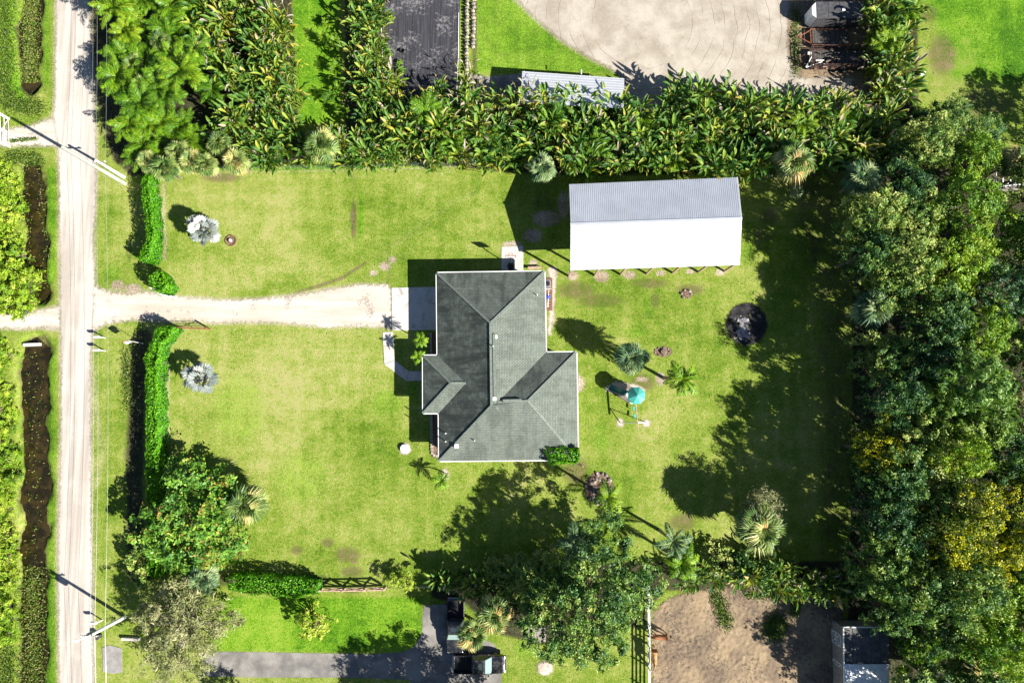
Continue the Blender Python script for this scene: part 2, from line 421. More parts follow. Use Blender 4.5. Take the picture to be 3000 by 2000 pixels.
# ================================================================== THE SETTING
def seg_dist(X, Y, pts):
    d = np.full(X.shape, 1e9)
    for (x0, y0), (x1, y1) in zip(pts[:-1], pts[1:]):
        vx, vy = x1 - x0, y1 - y0; L = vx * vx + vy * vy + 1e-9
        t = np.clip(((X - x0) * vx + (Y - y0) * vy) / L, 0, 1)
        d = np.minimum(d, np.hypot(X - x0 - t * vx, Y - y0 - t * vy))
    return d
def inside(X, Y, poly):
    r = np.zeros(X.shape, dtype=bool); n = len(poly)
    for i in range(n):
        x0, y0 = poly[i]; x1, y1 = poly[(i + 1) % n]
        if y0 == y1: continue
        c = ((y0 > Y) != (y1 > Y)) & (X < (x1 - x0) * (Y - y0) / (y1 - y0) + x0)
        r ^= c
    return r
def sdf(X, Y, poly):
    d = seg_dist(X, Y, list(poly) + [poly[0]])
    return np.where(inside(X, Y, poly), d, -d)
def sst(v, a, b):
    t = np.clip((v - a) / (b - a), 0, 1); return t * t * (3 - 2 * t)

ROAD = [(158, -160), (160, 60), (158, 150), (156, 300), (150, 345), (166, 430), (170, 560), (170, 700), (172, 900), (174, 1000), (175, 1200), (170, 1400), (164, 1600), (166, 1800), (170, 2160),
        (276, 2160), (278, 1900), (275, 1700), (272, 1500), (270, 1250), (270, 1050), (278, 950), (283, 860), (278, 700), (286, 560), (287, 440), (279, 260), (268, 60), (262, -160)]
DRIVE = [(270, 830), (300, 845), (340, 855), (390, 856), (430, 850), (470, 862), (560, 868), (660, 875), (760, 872), (850, 862), (940, 848), (1010, 836), (1060, 830), (1135, 832), (1150, 850), (1150, 965), (1120, 962), (1050, 958), (960, 962), (890, 955), (800, 948), (700, 948), (620, 950), (560, 940), (480, 945), (380, 940), (310, 952), (290, 965), (268, 975)]
LEFTD1 = [(-120, 378), (20, 376), (90, 366), (140, 345), (175, 340), (175, 440), (150, 430), (90, 430), (-120, 432)]
LEFTD2 = [(-120, 920), (40, 915), (120, 905), (180, 890), (180, 970), (120, 965), (60, 968), (-120, 958)]
ARENA = [(1450, -200), (1495, -10), (1560, 55), (1640, 122), (1720, 172), (1790, 207), (1835, 236), (1700, 300), (1700, 330), (2490, 330), (2510, 225), (2440, 218), (2345, 222), (2322, 190), (2312, 120), (2318, -10), (2330, -200)]
YARD = [(2290, -200), (2290, 330), (2560, 330), (2570, -200)]
PADDOCK = [(1905, 1790), (1960, 1745), (2010, 1728), (2110, 1715), (2230, 1720), (2330, 1735), (2420, 1740), (2480, 1760), (2470, 1830), (2440, 2180), (1900, 2180)]
FABRIC = [(1112, -160), (1134, 120), (1140, 250), (1150, 400), (1330, 400), (1345, 200), (1352, -160)]
GREYYARD = [(1385, 228), (1530, 215), (1840, 232), (1840, 330), (1385, 330)]
ASPH = [(590, 1906), (750, 1908), (950, 1912), (1090, 1914), (1180, 1908), (1215, 1890), (1236, 1850), (1240, 1772), (1300, 1768), (1352, 1775), (1360, 1860), (1440, 1878), (1466, 1910), (1470, 1960), (1468, 2160), (1260, 2160), (1200, 1990), (1000, 1984), (750, 1984), (600, 1980)]
DITCHES = [[(88, -160), (84, 100), (82, 240)], [(92, 490), (96, 620), (105, 740), (112, 850)], [(98, 1025), (98, 1200), (98, 1400), (100, 1560), (93, 1660), (90, 1760), (92, 1900), (94, 2160)]]
DW = [24, 25, 31]

def spaced(lo, hi, step, outer):
    a = np.arange(lo, hi + step, step)
    return np.concatenate([[lo - o for o in reversed(outer)], a, [a[-1] + o for o in outer]])
OUT = [2, 6, 15, 40, 100, 250, 600]
xs = spaced(-68, 68, 0.3, OUT); ys = spaced(-41, 58, 0.3, OUT)
GX, GY = np.meshgrid(xs, ys)
gpx, gpy = to_px(GX, GY)
far = (GY > 70) | (GY < -50) | (abs(GX) > 80)
gpx = np.where(far, np.clip(gpx, -3000, 6000), gpx)
Z = np.zeros(GX.shape)
wobd = np.zeros(GX.shape); sel = (gpx > -60) & (gpx < 260) & (gpy > -200) & (gpy < 2200)
wobd[sel] = [16 * mnoise.noise((x * 0.55, y * 0.35, 2.0)) + 7 * mnoise.noise((x * 1.8, y * 1.5, 5.0)) for x, y in zip(GX[sel], GY[sel])]
for d, w in zip(DITCHES, DW):
    dd = seg_dist(gpx, gpy, d) + wobd
    Z -= 0.85 * (1 - sst(dd, w * 0.55, w * 1.9))
wob = np.array([[0.0]])
def lump(X, Y, s, seed):
    return np.array([mnoise.noise((x * s, y * s, seed)) for x, y in zip(X.ravel(), Y.ravel())]).reshape(X.shape)
near = (abs(GX) < 70) & (GY > -45) & (GY < 60)
def blob(cx, cy, rx, ry, a=0.0, lo=0.35, hi=1.15):
    ca, sa = math.cos(a), math.sin(a)
    u = ((gpx - cx) * ca + (gpy - cy) * sa) / rx; v = (-(gpx - cx) * sa + (gpy - cy) * ca) / ry
    return 1 - sst(np.hypot(u, v), lo, hi)
def line(pts, w, soft=1.6): return 1 - sst(seg_dist(gpx, gpy, pts), w * 0.4, w * soft)
def area(poly, soft=20): return sst(sdf(gpx, gpy, poly), -soft * 0.5, soft * 0.5)
mx = np.maximum
dirt = np.zeros(GX.shape); brown = dirt.copy(); lush = dirt.copy(); floor = dirt.copy(); olive = dirt.copy(); weedy = dirt.copy()
for po in (ROAD, DRIVE, LEFTD1, LEFTD2, ARENA):
    dirt = mx(dirt, 0.62 * sst(sdf(gpx, gpy, po), -16, 2))
for b in [(1677, 808, 26, 22), (1762, 810, 34, 26), (1845, 806, 30, 18), (1935, 800, 22, 14), (2022, 796, 22, 12), (2110, 798, 22, 16), (1605, 840, 34, 40), (1620, 800, 24, 30), (1618, 930, 14, 40),
          (1500, 715, 44, 14), (1562, 770, 20, 16), (1128, 780, 26, 20), (1150, 760, 18, 14), (1095, 800, 16, 14), (1700, 1125, 20, 34), (1118, 870, 12, 60), (345, 835, 30, 22), (390, 845, 40, 22),
          (1305, 1395, 20, 24), (1880, 1112, 30, 12), (1935, 1110, 22, 30), (1600, 640, 60, 36), (1560, 690, 40, 30), (1650, 600, 26, 60), (1045, 840, 20, 16)]:
    dirt = mx(dirt, 0.85 * blob(*b))
dirt = mx(dirt, 0.36 * line([(1060, 828), (1110, 770), (1180, 700), (1290, 620), (1390, 560)], 20))
dirt = mx(dirt, 0.3 * line([(1130, 800), (1200, 740), (1330, 640)], 9))
dirt = mx(dirt, 0.5 * line([(480, 503), (700, 505), (1000, 498), (1300, 490), (1500, 482)], 7))
dirt = mx(dirt, 0.6 * line([(496, 1030), (492, 1200), (494, 1300)], 7))
dirt = mx(dirt, 0.65 * line([(480, 540), (478, 640), (486, 720), (480, 760)], 8))
dirt = mx(dirt, 0.5 * line([(270, 1060), (290, 1250), (300, 1330), (286, 1420)], 12))
dirt = mx(dirt, 0.45 * line([(1225, 1025), (1230, 1170)], 12))
brown = mx(brown, 0.95 * blob(1036, 640, 15, 85, 0, 0.45, 1.0))
brown = mx(brown, 0.5 * line([(1036, 515), (1036, 560)], 10))
brown = mx(brown, 0.8 * line([(868, 856), (920, 842), (1000, 815), (1070, 770)], 6))
brown = mx(brown, 0.5 * line([(1070, 770), (1150, 715), (1260, 650)], 6))
brown = mx(brown, 0.6 * line([(1143, 795), (1135, 830), (1128, 860)], 8))
for b in [(1690, 850, 90, 40), (1760, 880, 110, 34), (1920, 880, 24, 36), (2020, 850, 60, 26), (1560, 860, 40, 40), (1900, 830, 90, 24), (1015, 1625, 60, 36), (1030, 1675, 50, 26), (1030, 1730, 40, 14), (960, 1590, 30, 22),
          (1035, 1640, 20, 20), (870, 1610, 30, 20), (2240, 690, 50, 40), (2250, 640, 40, 40), (1880, 1120, 60, 40), (2900, 300, 130, 60), (2830, 330, 90, 50), (2760, 160, 60, 90), (2720, 40, 40, 40), (1300, 1330, 40, 30),
          (1690, 1380, 60, 60), (2000, 1530, 60, 40), (1800, 1500, 30, 60), (1340, 830, 50, 30), (650, 520, 80, 20)]:
    brown = mx(brown, 0.78 * blob(*b))
brown = mx(brown, 0.3 * blob(1850, 870, 330, 110)); brown = mx(brown, 0.26 * blob(1750, 1300, 160, 160)); brown = mx(brown, 0.32 * blob(2820, 200, 130, 190))
for d, w in zip(DITCHES, DW):
    dd = seg_dist(gpx, gpy, d) + wobd * 1.4
    weedy = mx(weedy, 1 - sst(dd, w * 0.8, w * 1.9))
olive = mx(olive, 0.5 * blob(378, 745, 16, 40)); olive = mx(olive, 0.55 * blob(372, 1090, 26, 130)); olive = mx(olive, 0.35 * line([(368, 1230), (366, 1600)], 14))
lush = mx(lush, area([(850, -100), (985, -100), (1000, 360), (880, 360)], 20))
lush = mx(lush, 0.9 * line([(500, 492), (900, 490), (1330, 480)], 8))
lush = mx(lush, 0.7 * line([(20, -100), (18, 200), (60, 300)], 30)); lush = mx(lush, 0.6 * line([(135, -100), (135, 240)], 14))
lush = mx(lush, 0.75 * line([(150, 500), (152, 800), (120, 890)], 14)); lush = mx(lush, 0.65 * line([(150, 1000), (150, 1700), (146, 2100)], 16)); lush = mx(lush, 0.75 * line([(144, 1680), (144, 1720)], 18, 1.2))
lush = mx(lush, area([(640, 1745), (1240, 1745), (1240, 1910), (600, 1910)], 30) * 0.8)
lush = mx(lush, area([(2690, -100), (3300, -100), (3300, 250), (2780, 240)], 80) * 0.85)
lush = mx(lush, area([(1395, -60), (1480, -60), (1650, 130), (1800, 215), (1395, 215)], 20) * 0.6)
lush = mx(lush, 0.7 * blob(1058, 630, 12, 110)); lush = mx(lush, 0.6 * blob(930, 640, 60, 200) * 0.4)
for b in [(1620, 960, 40, 20), (1860, 970, 60, 30), (1900, 900, 30, 60), (2190, 740, 30, 50), (1760, 1280, 40, 80), (1250, 1000, 50, 70), (1230, 1150, 60, 60), (1130, 1180, 80, 60), (880, 1400, 120, 120), (700, 1200, 120, 160), (1540, 1900, 60, 50), (330, 800, 40, 40)]:
    lush = mx(lush, 0.5 * blob(*b))
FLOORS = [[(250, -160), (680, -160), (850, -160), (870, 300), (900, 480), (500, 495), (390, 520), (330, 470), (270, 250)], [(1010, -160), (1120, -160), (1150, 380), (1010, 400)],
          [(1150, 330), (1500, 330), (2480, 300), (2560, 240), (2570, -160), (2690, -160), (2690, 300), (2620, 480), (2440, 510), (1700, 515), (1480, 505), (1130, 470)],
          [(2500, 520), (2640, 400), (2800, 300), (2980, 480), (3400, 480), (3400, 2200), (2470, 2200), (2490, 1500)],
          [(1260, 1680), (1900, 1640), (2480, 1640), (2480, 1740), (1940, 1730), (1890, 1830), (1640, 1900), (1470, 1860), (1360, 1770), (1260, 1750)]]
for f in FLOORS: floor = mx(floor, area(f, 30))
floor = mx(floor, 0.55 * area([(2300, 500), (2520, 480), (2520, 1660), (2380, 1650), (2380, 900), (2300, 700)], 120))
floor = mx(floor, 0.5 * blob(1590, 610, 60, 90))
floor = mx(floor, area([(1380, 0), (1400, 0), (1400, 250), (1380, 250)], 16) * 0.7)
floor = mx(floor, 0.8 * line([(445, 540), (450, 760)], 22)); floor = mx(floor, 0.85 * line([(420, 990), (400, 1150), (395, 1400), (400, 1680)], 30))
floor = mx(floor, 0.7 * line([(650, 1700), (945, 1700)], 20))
pale = 0.3 + 0.7 * mx(mx(blob(720, 1120, 380, 420), blob(720, 610, 330, 150)), 0.7 * blob(950, 1480, 300, 160))
NV = GX.size
idx = np.arange(NV).reshape(GX.shape)
quads = np.stack([idx[:-1, :-1], idx[:-1, 1:], idx[1:, 1:], idx[1:, :-1]], -1).reshape(-1, 4)
me = fast_mesh('ground', np.stack([GX, GY, Z], -1).reshape(-1, 3), quads, smooth=True)
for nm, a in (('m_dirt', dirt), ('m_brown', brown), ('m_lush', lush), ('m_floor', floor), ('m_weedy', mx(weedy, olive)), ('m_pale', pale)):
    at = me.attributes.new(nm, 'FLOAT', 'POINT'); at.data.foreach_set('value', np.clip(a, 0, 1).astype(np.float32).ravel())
g = G('grass_ground'); p = g.pos()
nb = g.noise(p, 0.09, 4, 0.55, 0.6); nm_ = g.noise(p, 0.7, 5, 0.65); nf = g.noise(p, 6.5, 4, 0.7); nv = g.noise(p, 19, 2, 0.7)
mow = g.noise(g.n('ShaderNodeMapping', {'Vector': p, 'Scale': (1.0, 0.06, 1.0)}), 0.9, 3)
mow2 = g.noise(g.n('ShaderNodeMapping', {'Vector': p, 'Scale': (0.05, 1.0, 1.0)}), 0.8, 3)
nfa = g.rng(nf, 0.28, 0.72, 0, 1, False); nma = g.rng(nm_, 0.25, 0.75, 0, 1, False); nga = g.rng(g.noise(p, 3.1, 4, 0.7), 0.28, 0.72, 0, 1, False)
v = g.math('ADD', g.math('ADD', g.math('MULTIPLY', nma, 0.3), g.math('MULTIPLY', nfa, 0.4)), g.math('MULTIPLY', nga, 0.3))
v = g.math('ADD', v, g.math('MULTIPLY', g.math('SUBTRACT', nb, 0.5), 0.8))
v = g.math('ADD', v, g.math('MULTIPLY', g.math('SUBTRACT', g.attr('m_pale'), 0.58), 0.2))
v = g.math('ADD', v, g.math('MULTIPLY', g.math('SUBTRACT', mow, 0.5), 0.3))
v = g.math('ADD', v, g.math('MULTIPLY', g.math('SUBTRACT', mow2, 0.5), 0.22))
v = g.math('ADD', v, g.math('MULTIPLY', g.math('SUBTRACT', nv, 0.5), 0.9))
col = g.ramp(v, [(0.18, (0.06, 0.13, 0.006)), (0.36, (0.13, 0.205, 0.016)), (0.5, (0.2, 0.26, 0.038)), (0.64, (0.285, 0.31, 0.08)), (0.84, (0.4, 0.38, 0.16))])
hue = g.noise(p, 2.1, 4, 0.7)
col = g.mix(g.rng(hue, 0.5, 0.68, 0, 0.75), col, g.mix(1.0, col, (0.62, 0.95, 0.5), 'MULTIPLY'))
col = g.mix(g.rng(g.noise(p, 1.3, 5, 0.75), 0.56, 0.72, 0, 0.5), col, (0.4, 0.32, 0.17))
lushc = g.ramp(v, [(0.26, (0.03, 0.11, 0.003)), (0.42, (0.085, 0.21, 0.006)), (0.55, (0.14, 0.285, 0.012)), (0.72, (0.25, 0.35, 0.04))])
col = g.mix(g.rng(g.math('ADD', g.attr('m_lush'), g.math('MULTIPLY', g.math('SUBTRACT', nm_, 0.5), 0.8)), 0.2, 0.8), col, lushc)
brc = g.ramp(v, [(0.3, (0.06, 0.055, 0.02)), (0.5, (0.13, 0.12, 0.045)), (0.7, (0.22, 0.17, 0.09))])
col = g.mix(g.rng(g.math('ADD', g.attr('m_brown'), g.math('MULTIPLY', g.math('SUBTRACT', v, 0.5), 1.3)), 0.25, 0.95), col, brc)
wec = g.ramp(v, [(0.3, (0.025, 0.035, 0.012)), (0.46, (0.075, 0.085, 0.025)), (0.58, (0.12, 0.15, 0.035)), (0.72, (0.22, 0.17, 0.08))])
col = g.mix(g.rng(g.math('ADD', g.attr('m_weedy'), g.math('MULTIPLY', g.math('SUBTRACT', nf, 0.5), 0.9)), 0.25, 0.75), col, wec)
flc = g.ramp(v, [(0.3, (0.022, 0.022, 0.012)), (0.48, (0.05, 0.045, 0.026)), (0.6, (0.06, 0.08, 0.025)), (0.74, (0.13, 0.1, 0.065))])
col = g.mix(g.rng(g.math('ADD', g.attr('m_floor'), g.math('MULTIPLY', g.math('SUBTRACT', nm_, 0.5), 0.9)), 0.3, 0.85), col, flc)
dic = g.ramp(v, [(0.3, (0.22, 0.165, 0.11)), (0.5, (0.4, 0.33, 0.26)), (0.7, (0.52, 0.45, 0.38))])
col = g.mix(g.rng(g.math('ADD', g.attr('m_dirt'), g.math('MULTIPLY', g.math('SUBTRACT', nf, 0.5), 1.1)), 0.35, 0.85), col, dic)
hgt = g.math('ADD', nf, g.math('MULTIPLY', nv, 0.8))
MAT['grass_ground'] = g.done(g.bsdf(col, 0.9, 0, 0.15, g.bump(hgt, 0.6, 0.14)))
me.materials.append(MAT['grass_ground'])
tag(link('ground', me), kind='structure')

def sheet(name, poly, z, mat, step=0.25, disp=None, ragged_px=0.0):
    """flat ground layer: a fine grid inside an outline, carrying metres-inside as 'edge'"""
    W = [P(a, b) for a, b in poly]; poly = [(w.x, w.y) for w in W]
    x0, x1 = min(a for a, _ in poly) - 1, max(a for a, _ in poly) + 1
    y0, y1 = min(b for _, b in poly) - 1, max(b for _, b in poly) + 1
    X, Y = np.meshgrid(np.arange(x0, x1, step), np.arange(y0, y1, step))
    e = sdf(X, Y, poly)
    zz = np.full(X.shape, z)
    if disp is not None: zz = zz + disp(X, Y) * sst(e, -0.2, 0.6)
    ii = np.arange(X.size).reshape(X.shape)
    q = np.stack([ii[:-1, :-1], ii[:-1, 1:], ii[1:, 1:], ii[1:, :-1]], -1).reshape(-1, 4)
    keep = (e.ravel()[q] > -0.75).any(1)
    q = q[keep]; used = np.unique(q); remap = np.full(X.size, -1); remap[used] = np.arange(len(used))
    me = fast_mesh(name, np.stack([X, Y, zz], -1).reshape(-1, 3)[used], remap[q], MAT[mat], smooth=True)
    at = me.attributes.new('edge', 'FLOAT', 'POINT'); at.data.foreach_set('value', e.ravel()[used].astype(np.float32))
    return tag(link(name, me), kind='structure')
sheet('road', ROAD, 0.012, 'road_sand', 0.3)
sheet('driveway', DRIVE, 0.016, 'drive_sand', 0.25)
sheet('farm_track', LEFTD1, 0.008, 'drive_sand', 0.3)
sheet('farm_track', LEFTD2, 0.008, 'drive_sand', 0.3)
sheet('sand_arena', ARENA, 0.012, 'arena_sand', 0.3)
sheet('yard_dirt', YARD, 0.006, 'paddock_dirt', 0.4)
sheet('yard_dirt', GREYYARD, 0.008, 'asphalt', 0.4)
sheet('asphalt_drive', ASPH, 0.012, 'asphalt', 0.25)
sheet('weed_fabric', FABRIC, 0.01, 'weed_fabric', 0.3)
hoof = lambda X, Y: 0.07 * lump(X, Y, 2.6, 3.0) + 0.05 * lump(X, Y, 6.0, 9.0)
sheet('paddock', PADDOCK, 0.07, 'paddock_dirt', 0.14, hoof)
def ellipse(cx, cy, rx, ry, n=20): return [(cx + rx * math.cos(2 * math.pi * i / n), cy + ry * math.sin(2 * math.pi * i / n)) for i in range(n)]
sheet('fire_pit_ash', ellipse(2187, 950, 66, 68), 0.02, 'ash_black', 0.2, lambda X, Y: 0.12 * lump(X, Y, 1.4, 1.0) + 0.05)
sheet('fire_pit_ash', ellipse(2178, 965, 22, 36), 0.17, 'ash_white', 0.12, lambda X, Y: 0.12 * lump(X, Y, 2.5, 5.0) + 0.08)
sheet('planting_bed', ellipse(1755, 1430, 46, 52), 0.02, 'mulch_bed', 0.2)
sheet('planting_bed', ellipse(677, 705, 15, 15), 0.02, 'mulch_bed', 0.1)
sheet('planting_bed', ellipse(2012, 860, 20, 16), 0.02, 'mulch_bed', 0.15, lambda X, Y: 0.12 + 0.1 * lump(X, Y, 2, 4))
sheet('planting_bed', ellipse(1942, 1030, 32, 18), 0.02, 'mulch_bed', 0.15)
sheet('planting_bed', [(1264, 1208), (1290, 1208), (1292, 1348), (1262, 1340)], 0.02, 'mulch_bed', 0.2)
sheet('planting_bed', [(1256, 972), (1292, 972), (1290, 1045), (1250, 1045)], 0.02, 'mulch_bed', 0.2)
sheet('sand_patch', ellipse(1187, 1314, 22, 22), 0.014, 'sand_patch', 0.12)
sheet('sand_patch', ellipse(1817, 1238, 15, 17), 0.014, 'sand_patch', 0.1)
sheet('sand_patch', ellipse(1894, 1240, 16, 17), 0.014, 'sand_patch', 0.1)
sheet('sand_patch', [(1768, 1130), (1800, 1112), (1870, 1122), (1896, 1140), (1892, 1165), (1862, 1186), (1835, 1180), (1800, 1156), (1772, 1148)], 0.014, 'sand_patch', 0.12)
sheet('sand_patch', ellipse(1303, 1385, 12, 17), 0.014, 'sand_patch', 0.1)
sheet('sand_patch', ellipse(1597, 1955, 28, 26), 0.03, 'sand_patch', 0.12, lambda X, Y: 0.1 + 0.06 * lump(X, Y, 2, 2))
sheet('sand_patch', [(1598, 782), (1632, 778), (1632, 860), (1624, 940), (1618, 985), (1600, 985), (1606, 900), (1604, 800)], 0.012, 'sand_patch', 0.15)
sheet('sand_patch', [(1692, 1085), (1702, 1090), (1706, 1120), (1700, 1150), (1690, 1150)], 0.012, 'sand_patch', 0.12)
def slab(name, poly, z1, mat, joints=()):
    pts = [P(a, b) for a, b in poly]
    m = MB(); m.prism([(q.x, q.y) for q in pts], -0.1, z1)
    return tag(m.build(name, MAT[mat], bevel=0.015), kind='structure')
slab('concrete_apron', [(1147, 843), (1290, 840), (1290, 966), (1148, 968)], 0.07, 'concrete_slab')
WALK = [[(1121, 973), (1151, 972), (1154, 1010), (1123, 1014)], [(1123, 1015.2), (1154, 1011.2), (1156, 1054), (1126, 1066)], [(1126.5, 1067.2), (1156.5, 1055), (1198, 1087), (1190, 1115)], [(1191, 1115.3), (1199, 1087.3), (1250, 1086), (1250, 1114.5)]]
for w_ in WALK: slab('walkway_slab', w_, 0.06, 'concrete_walk')
slab('concrete_court', [(1469, 723), (1533, 720), (1533, 800), (1469, 800)], 0.06, 'concrete_walk')
slab('concrete_step', [(300, 1896), (320, 1888), (357, 1898), (359, 1968), (330, 1972), (302, 1966)], 0.05, 'concrete_dull')
for d, w in zip(DITCHES, DW):
    m = MB(); L = []; Rr = []
    for i, (x, y) in enumerate(d):
        a = P(x - w * 1.5, y); b = P(x + w * 1.5, y); L.append((a.x, a.y, -0.42)); Rr.append((b.x, b.y, -0.42))
    n = len(d)
    e0 = P(d[0][0], d[0][1] - w * 1.4); e1 = P(d[-1][0], d[-1][1] + w * 1.4)
    m.add(L + Rr + [(e0.x, e0.y, -0.42), (e1.x, e1.y, -0.42)], [(i, i + 1, n + i + 1, n + i) for i in range(n - 1)] + [(0, n, 2 * n), (n - 1, 2 * n + 1, 2 * n - 1)])
    tag(m.build('ditch_water', MAT['ditch_water']), kind='structure')

# ================================================================== THE HOUSE
g = G('shingles'); uv = g.n('ShaderNodeUVMap', uv_map='uv')
br = g.nt.nodes.new('ShaderNodeTexBrick')
g.put(br.inputs['Vector'], uv); br.offset = 0.5
for k, v_ in (('Scale', 1.0), ('Brick Width', 0.32), ('Row Height', 0.2), ('Mortar Size', 0.016), ('Mortar Smooth', 0.3), ('Bias', 0.0)): br.inputs[k].default_value = v_
g.put(br.inputs['Color1'], (0.128, 0.153, 0.13)); g.put(br.inputs['Color2'], (0.168, 0.19, 0.165)); g.put(br.inputs['Mortar'], (0.045, 0.06, 0.05))
p = g.pos()
n1 = g.noise(p, 0.35, 5, 0.6, 0.5); n2 = g.noise(p, 1.6, 5)
strk = g.noise(g.n('ShaderNodeMapping', {'Vector': uv, 'Scale': (1.0, 0.2, 1.0)}), 1.1, 5, 0.65)
c = g.mix(g.rng(g.math('ADD', n1, g.math('MULTIPLY', g.math('SUBTRACT', strk, 0.5), 1.1)), 0.4, 0.66, 0, g.rng(g.attr('algae_shade'), 0.0, 1.0, 0.35, 1.0, False)), br.outputs[0], (0.04, 0.046, 0.042))
c = g.mix(g.math('MULTIPLY', g.attr('algae_shade'), g.rng(n2, 0.3, 0.66, 0.1, 0.85)), c, (0.034, 0.042, 0.036))  # patchy algae stain plus slope shade put into the colour
c = g.mix(g.rng(n2, 0.55, 0.75, 0, 0.3), c, (0.19, 0.2, 0.18))
row = g.math('FRACT', g.math('DIVIDE', g.n('ShaderNodeSeparateXYZ', {0: uv}, out='Y'), 0.2))
h = g.math('MULTIPLY', br.outputs[1], -1.0)
MAT['shingles'] = g.done(g.bsdf(c, 0.85, 0, 0.25, g.bump(h, 0.9, 0.03)))
simple('ridge_shingle', (0.15, 0.175, 0.15), 0.85, var=0.2, scale=4)

ZE, ZR, ZW, ZP = 3.05, 6.0, 5.86, 4.62
e = lambda x, y: P(x, y, ZE)
NW, NE = e(1279.5, 799.5), e(1595, 795); EI, EO = e(1599.5, 1032.5), e(1688.5, 1031.5); SE, SW = e(1693.5, 1346), e(1287, 1349.5)
PB, PBo = e(1285.7, 1209.5), e(1240, 1209.5); PA, PAo = e(1282, 1041.5), e(1239.5, 1041.5)
NR, SR = P(1437, 946, ZR), P(1440, 1188, ZR); WV, WA = P(1458, 1178, ZW), P(1547, 1174, ZW)
PV, PH = P(1365, 1122, ZP), P(1321, 1122, ZP)
hb = (NW + SE) / 2; hb.z = 0
house = thing('house', 'single storey house with dark grey green hipped shingle roof and white gutters', 'house', hb)
def roof_faces(name, faces, mat, parent, algae_shade, thick=0.1):
    me = bpy.data.meshes.new(name); bm = bmesh.new(); ul = bm.loops.layers.uv.new('uv')
    vc = {}; fl = bm.faces.layers.float.new('algae_shade')
    def V(q):
        k = (round(q.x, 3), round(q.y, 3), round(q.z, 3))
        if k not in vc: vc[k] = bm.verts.new((q.x - hb.x, q.y - hb.y, q.z))
        return vc[k]
    for al, pts in zip(algae_shade, faces):
        a, b = pts[0], pts[1]                     # first edge is the eave
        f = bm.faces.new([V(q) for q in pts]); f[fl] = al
        d = (b - a); d.z = 0; d.normalize()
        up = Vector((-d.y, d.x, 0))
        slope = 1.11
        for lp, q in zip(f.loops, pts):
            r = q - a; lp[ul].uv = (r.dot(d), abs(r.dot(up)) * slope)
    bmesh.ops.recalc_face_normals(bm, faces=bm.faces)
    up_ = sum(f.normal.z for f in bm.faces)
    if up_ < 0: bmesh.ops.reverse_faces(bm, faces=bm.faces)
    bmesh.ops.triangulate(bm, faces=bm.faces)
    bm.to_mesh(me); bm.free(); me.materials.append(mat)
    o = link(name, me, parent)
    s_ = o.modifiers.new('thickness', 'SOLIDIFY'); s_.thickness = thick; s_.offset = -1
    return o
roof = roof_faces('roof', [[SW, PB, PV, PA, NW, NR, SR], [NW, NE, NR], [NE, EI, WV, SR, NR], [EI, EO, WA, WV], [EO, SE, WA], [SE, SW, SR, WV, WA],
                           [PAo, PBo, PH], [PA, PAo, PH, PV], [PBo, PB, PV, PH]], MAT['shingles'], house, [0.85, 0.5, 0.0, 0.55, 0.08, 0.1, 0.55, 0.15, 0.0])  # weight per slope: algae stains, with extra shade painted on west and north
def cap(a, b, w=0.13, lift=0.015):
    m = MB(); m.bar(a + Vector((0, 0, lift)), b + Vector((0, 0, lift)), w * 2, 0.05); return m.build('ridge_cap', MAT['ridge_shingle'], roof)
for a, b in ((NW, NR), (NE, NR), (NR, SR), (SR, SW), (WA, SE), (WA, EO), (WV, WA), (PAo, PH), (PBo, PH), (PH, PV), (P(1456, 1192, 5.86), e(1596, 1338))): cap(a, b)
m = MB(); m.bar(NR + Vector((0.38, -1.2, -0.02)), SR + Vector((0.38, 0.6, -0.02)), 0.3, 0.12); m.build('ridge_vent', MAT['ridge_shingle'], roof)
m = MB(); m.bar(P(1473, 1174, 5.93), P(1528, 1172.5, 5.93), 0.3, 0.12); m.build('ridge_vent', MAT['ridge_shingle'], roof)
def on_roof(px, py, z0): return P(px, py, z0)
for px, py, z0, s_ in ((1452, 987, 5.78, 0.3), (1449, 1168, 5.85, 0.28), (1338, 1306, 3.95, 0.34)):
    q = P(px, py, z0); m = MB(); m.box(q, (s_, s_, 0.34)).box(q + Vector((0, 0, 0.19)), (s_ + 0.1, s_ + 0.1, 0.05)); m.build('roof_vent', MAT['white_paint'], roof)
for px, py, z0 in ((1445, 1015, 5.9), (1306, 1269, 3.75), (1306, 1293, 3.75), (1391, 1290, 4.2), (1574, 865, 3.65)):
    q = P(px, py, z0); m = MB(); m.tube(q - Vector((0, 0, 0.35)), q + Vector((0, 0, 0.45)), 0.06, n=8); m.build('vent_pipe', MAT['white_paint'], roof)
for a, b in ((NW, NE), (NE, EI), (EI, EO), (EO, SE), (SE, SW), (SW, PB), (PB, PBo), (PBo, PAo), (PAo, PA), (PA, NW)):
    d = (b - a).normalized(); out = Vector((-d.y, d.x, 0))
    mid = (a + b) / 2 - hb; mid.z = 0
    if (NW + SE) is None: pass
    # outward: away from the roof plane's inside
    cen = Vector(((NW.x + SE.x) / 2, (NW.y + SE.y) / 2, 0))
    if out.dot((a + b) / 2 - cen) < 0 and not (a is EI or a is PB or a is PAo): out = -out
    if a is EI: out = Vector((0, 1, 0))
    if a is PB: out = Vector((0, -1, 0))
    if a is PAo: out = Vector((0, 1, 0))
    m = MB(); o_ = out * 0.075 + Vector((0, 0, -0.1)); m.bar(a + o_, b + o_, 0.1, 0.12)
    gt = m.build('gutter', MAT['white_paint'], house)
OV = 0.62
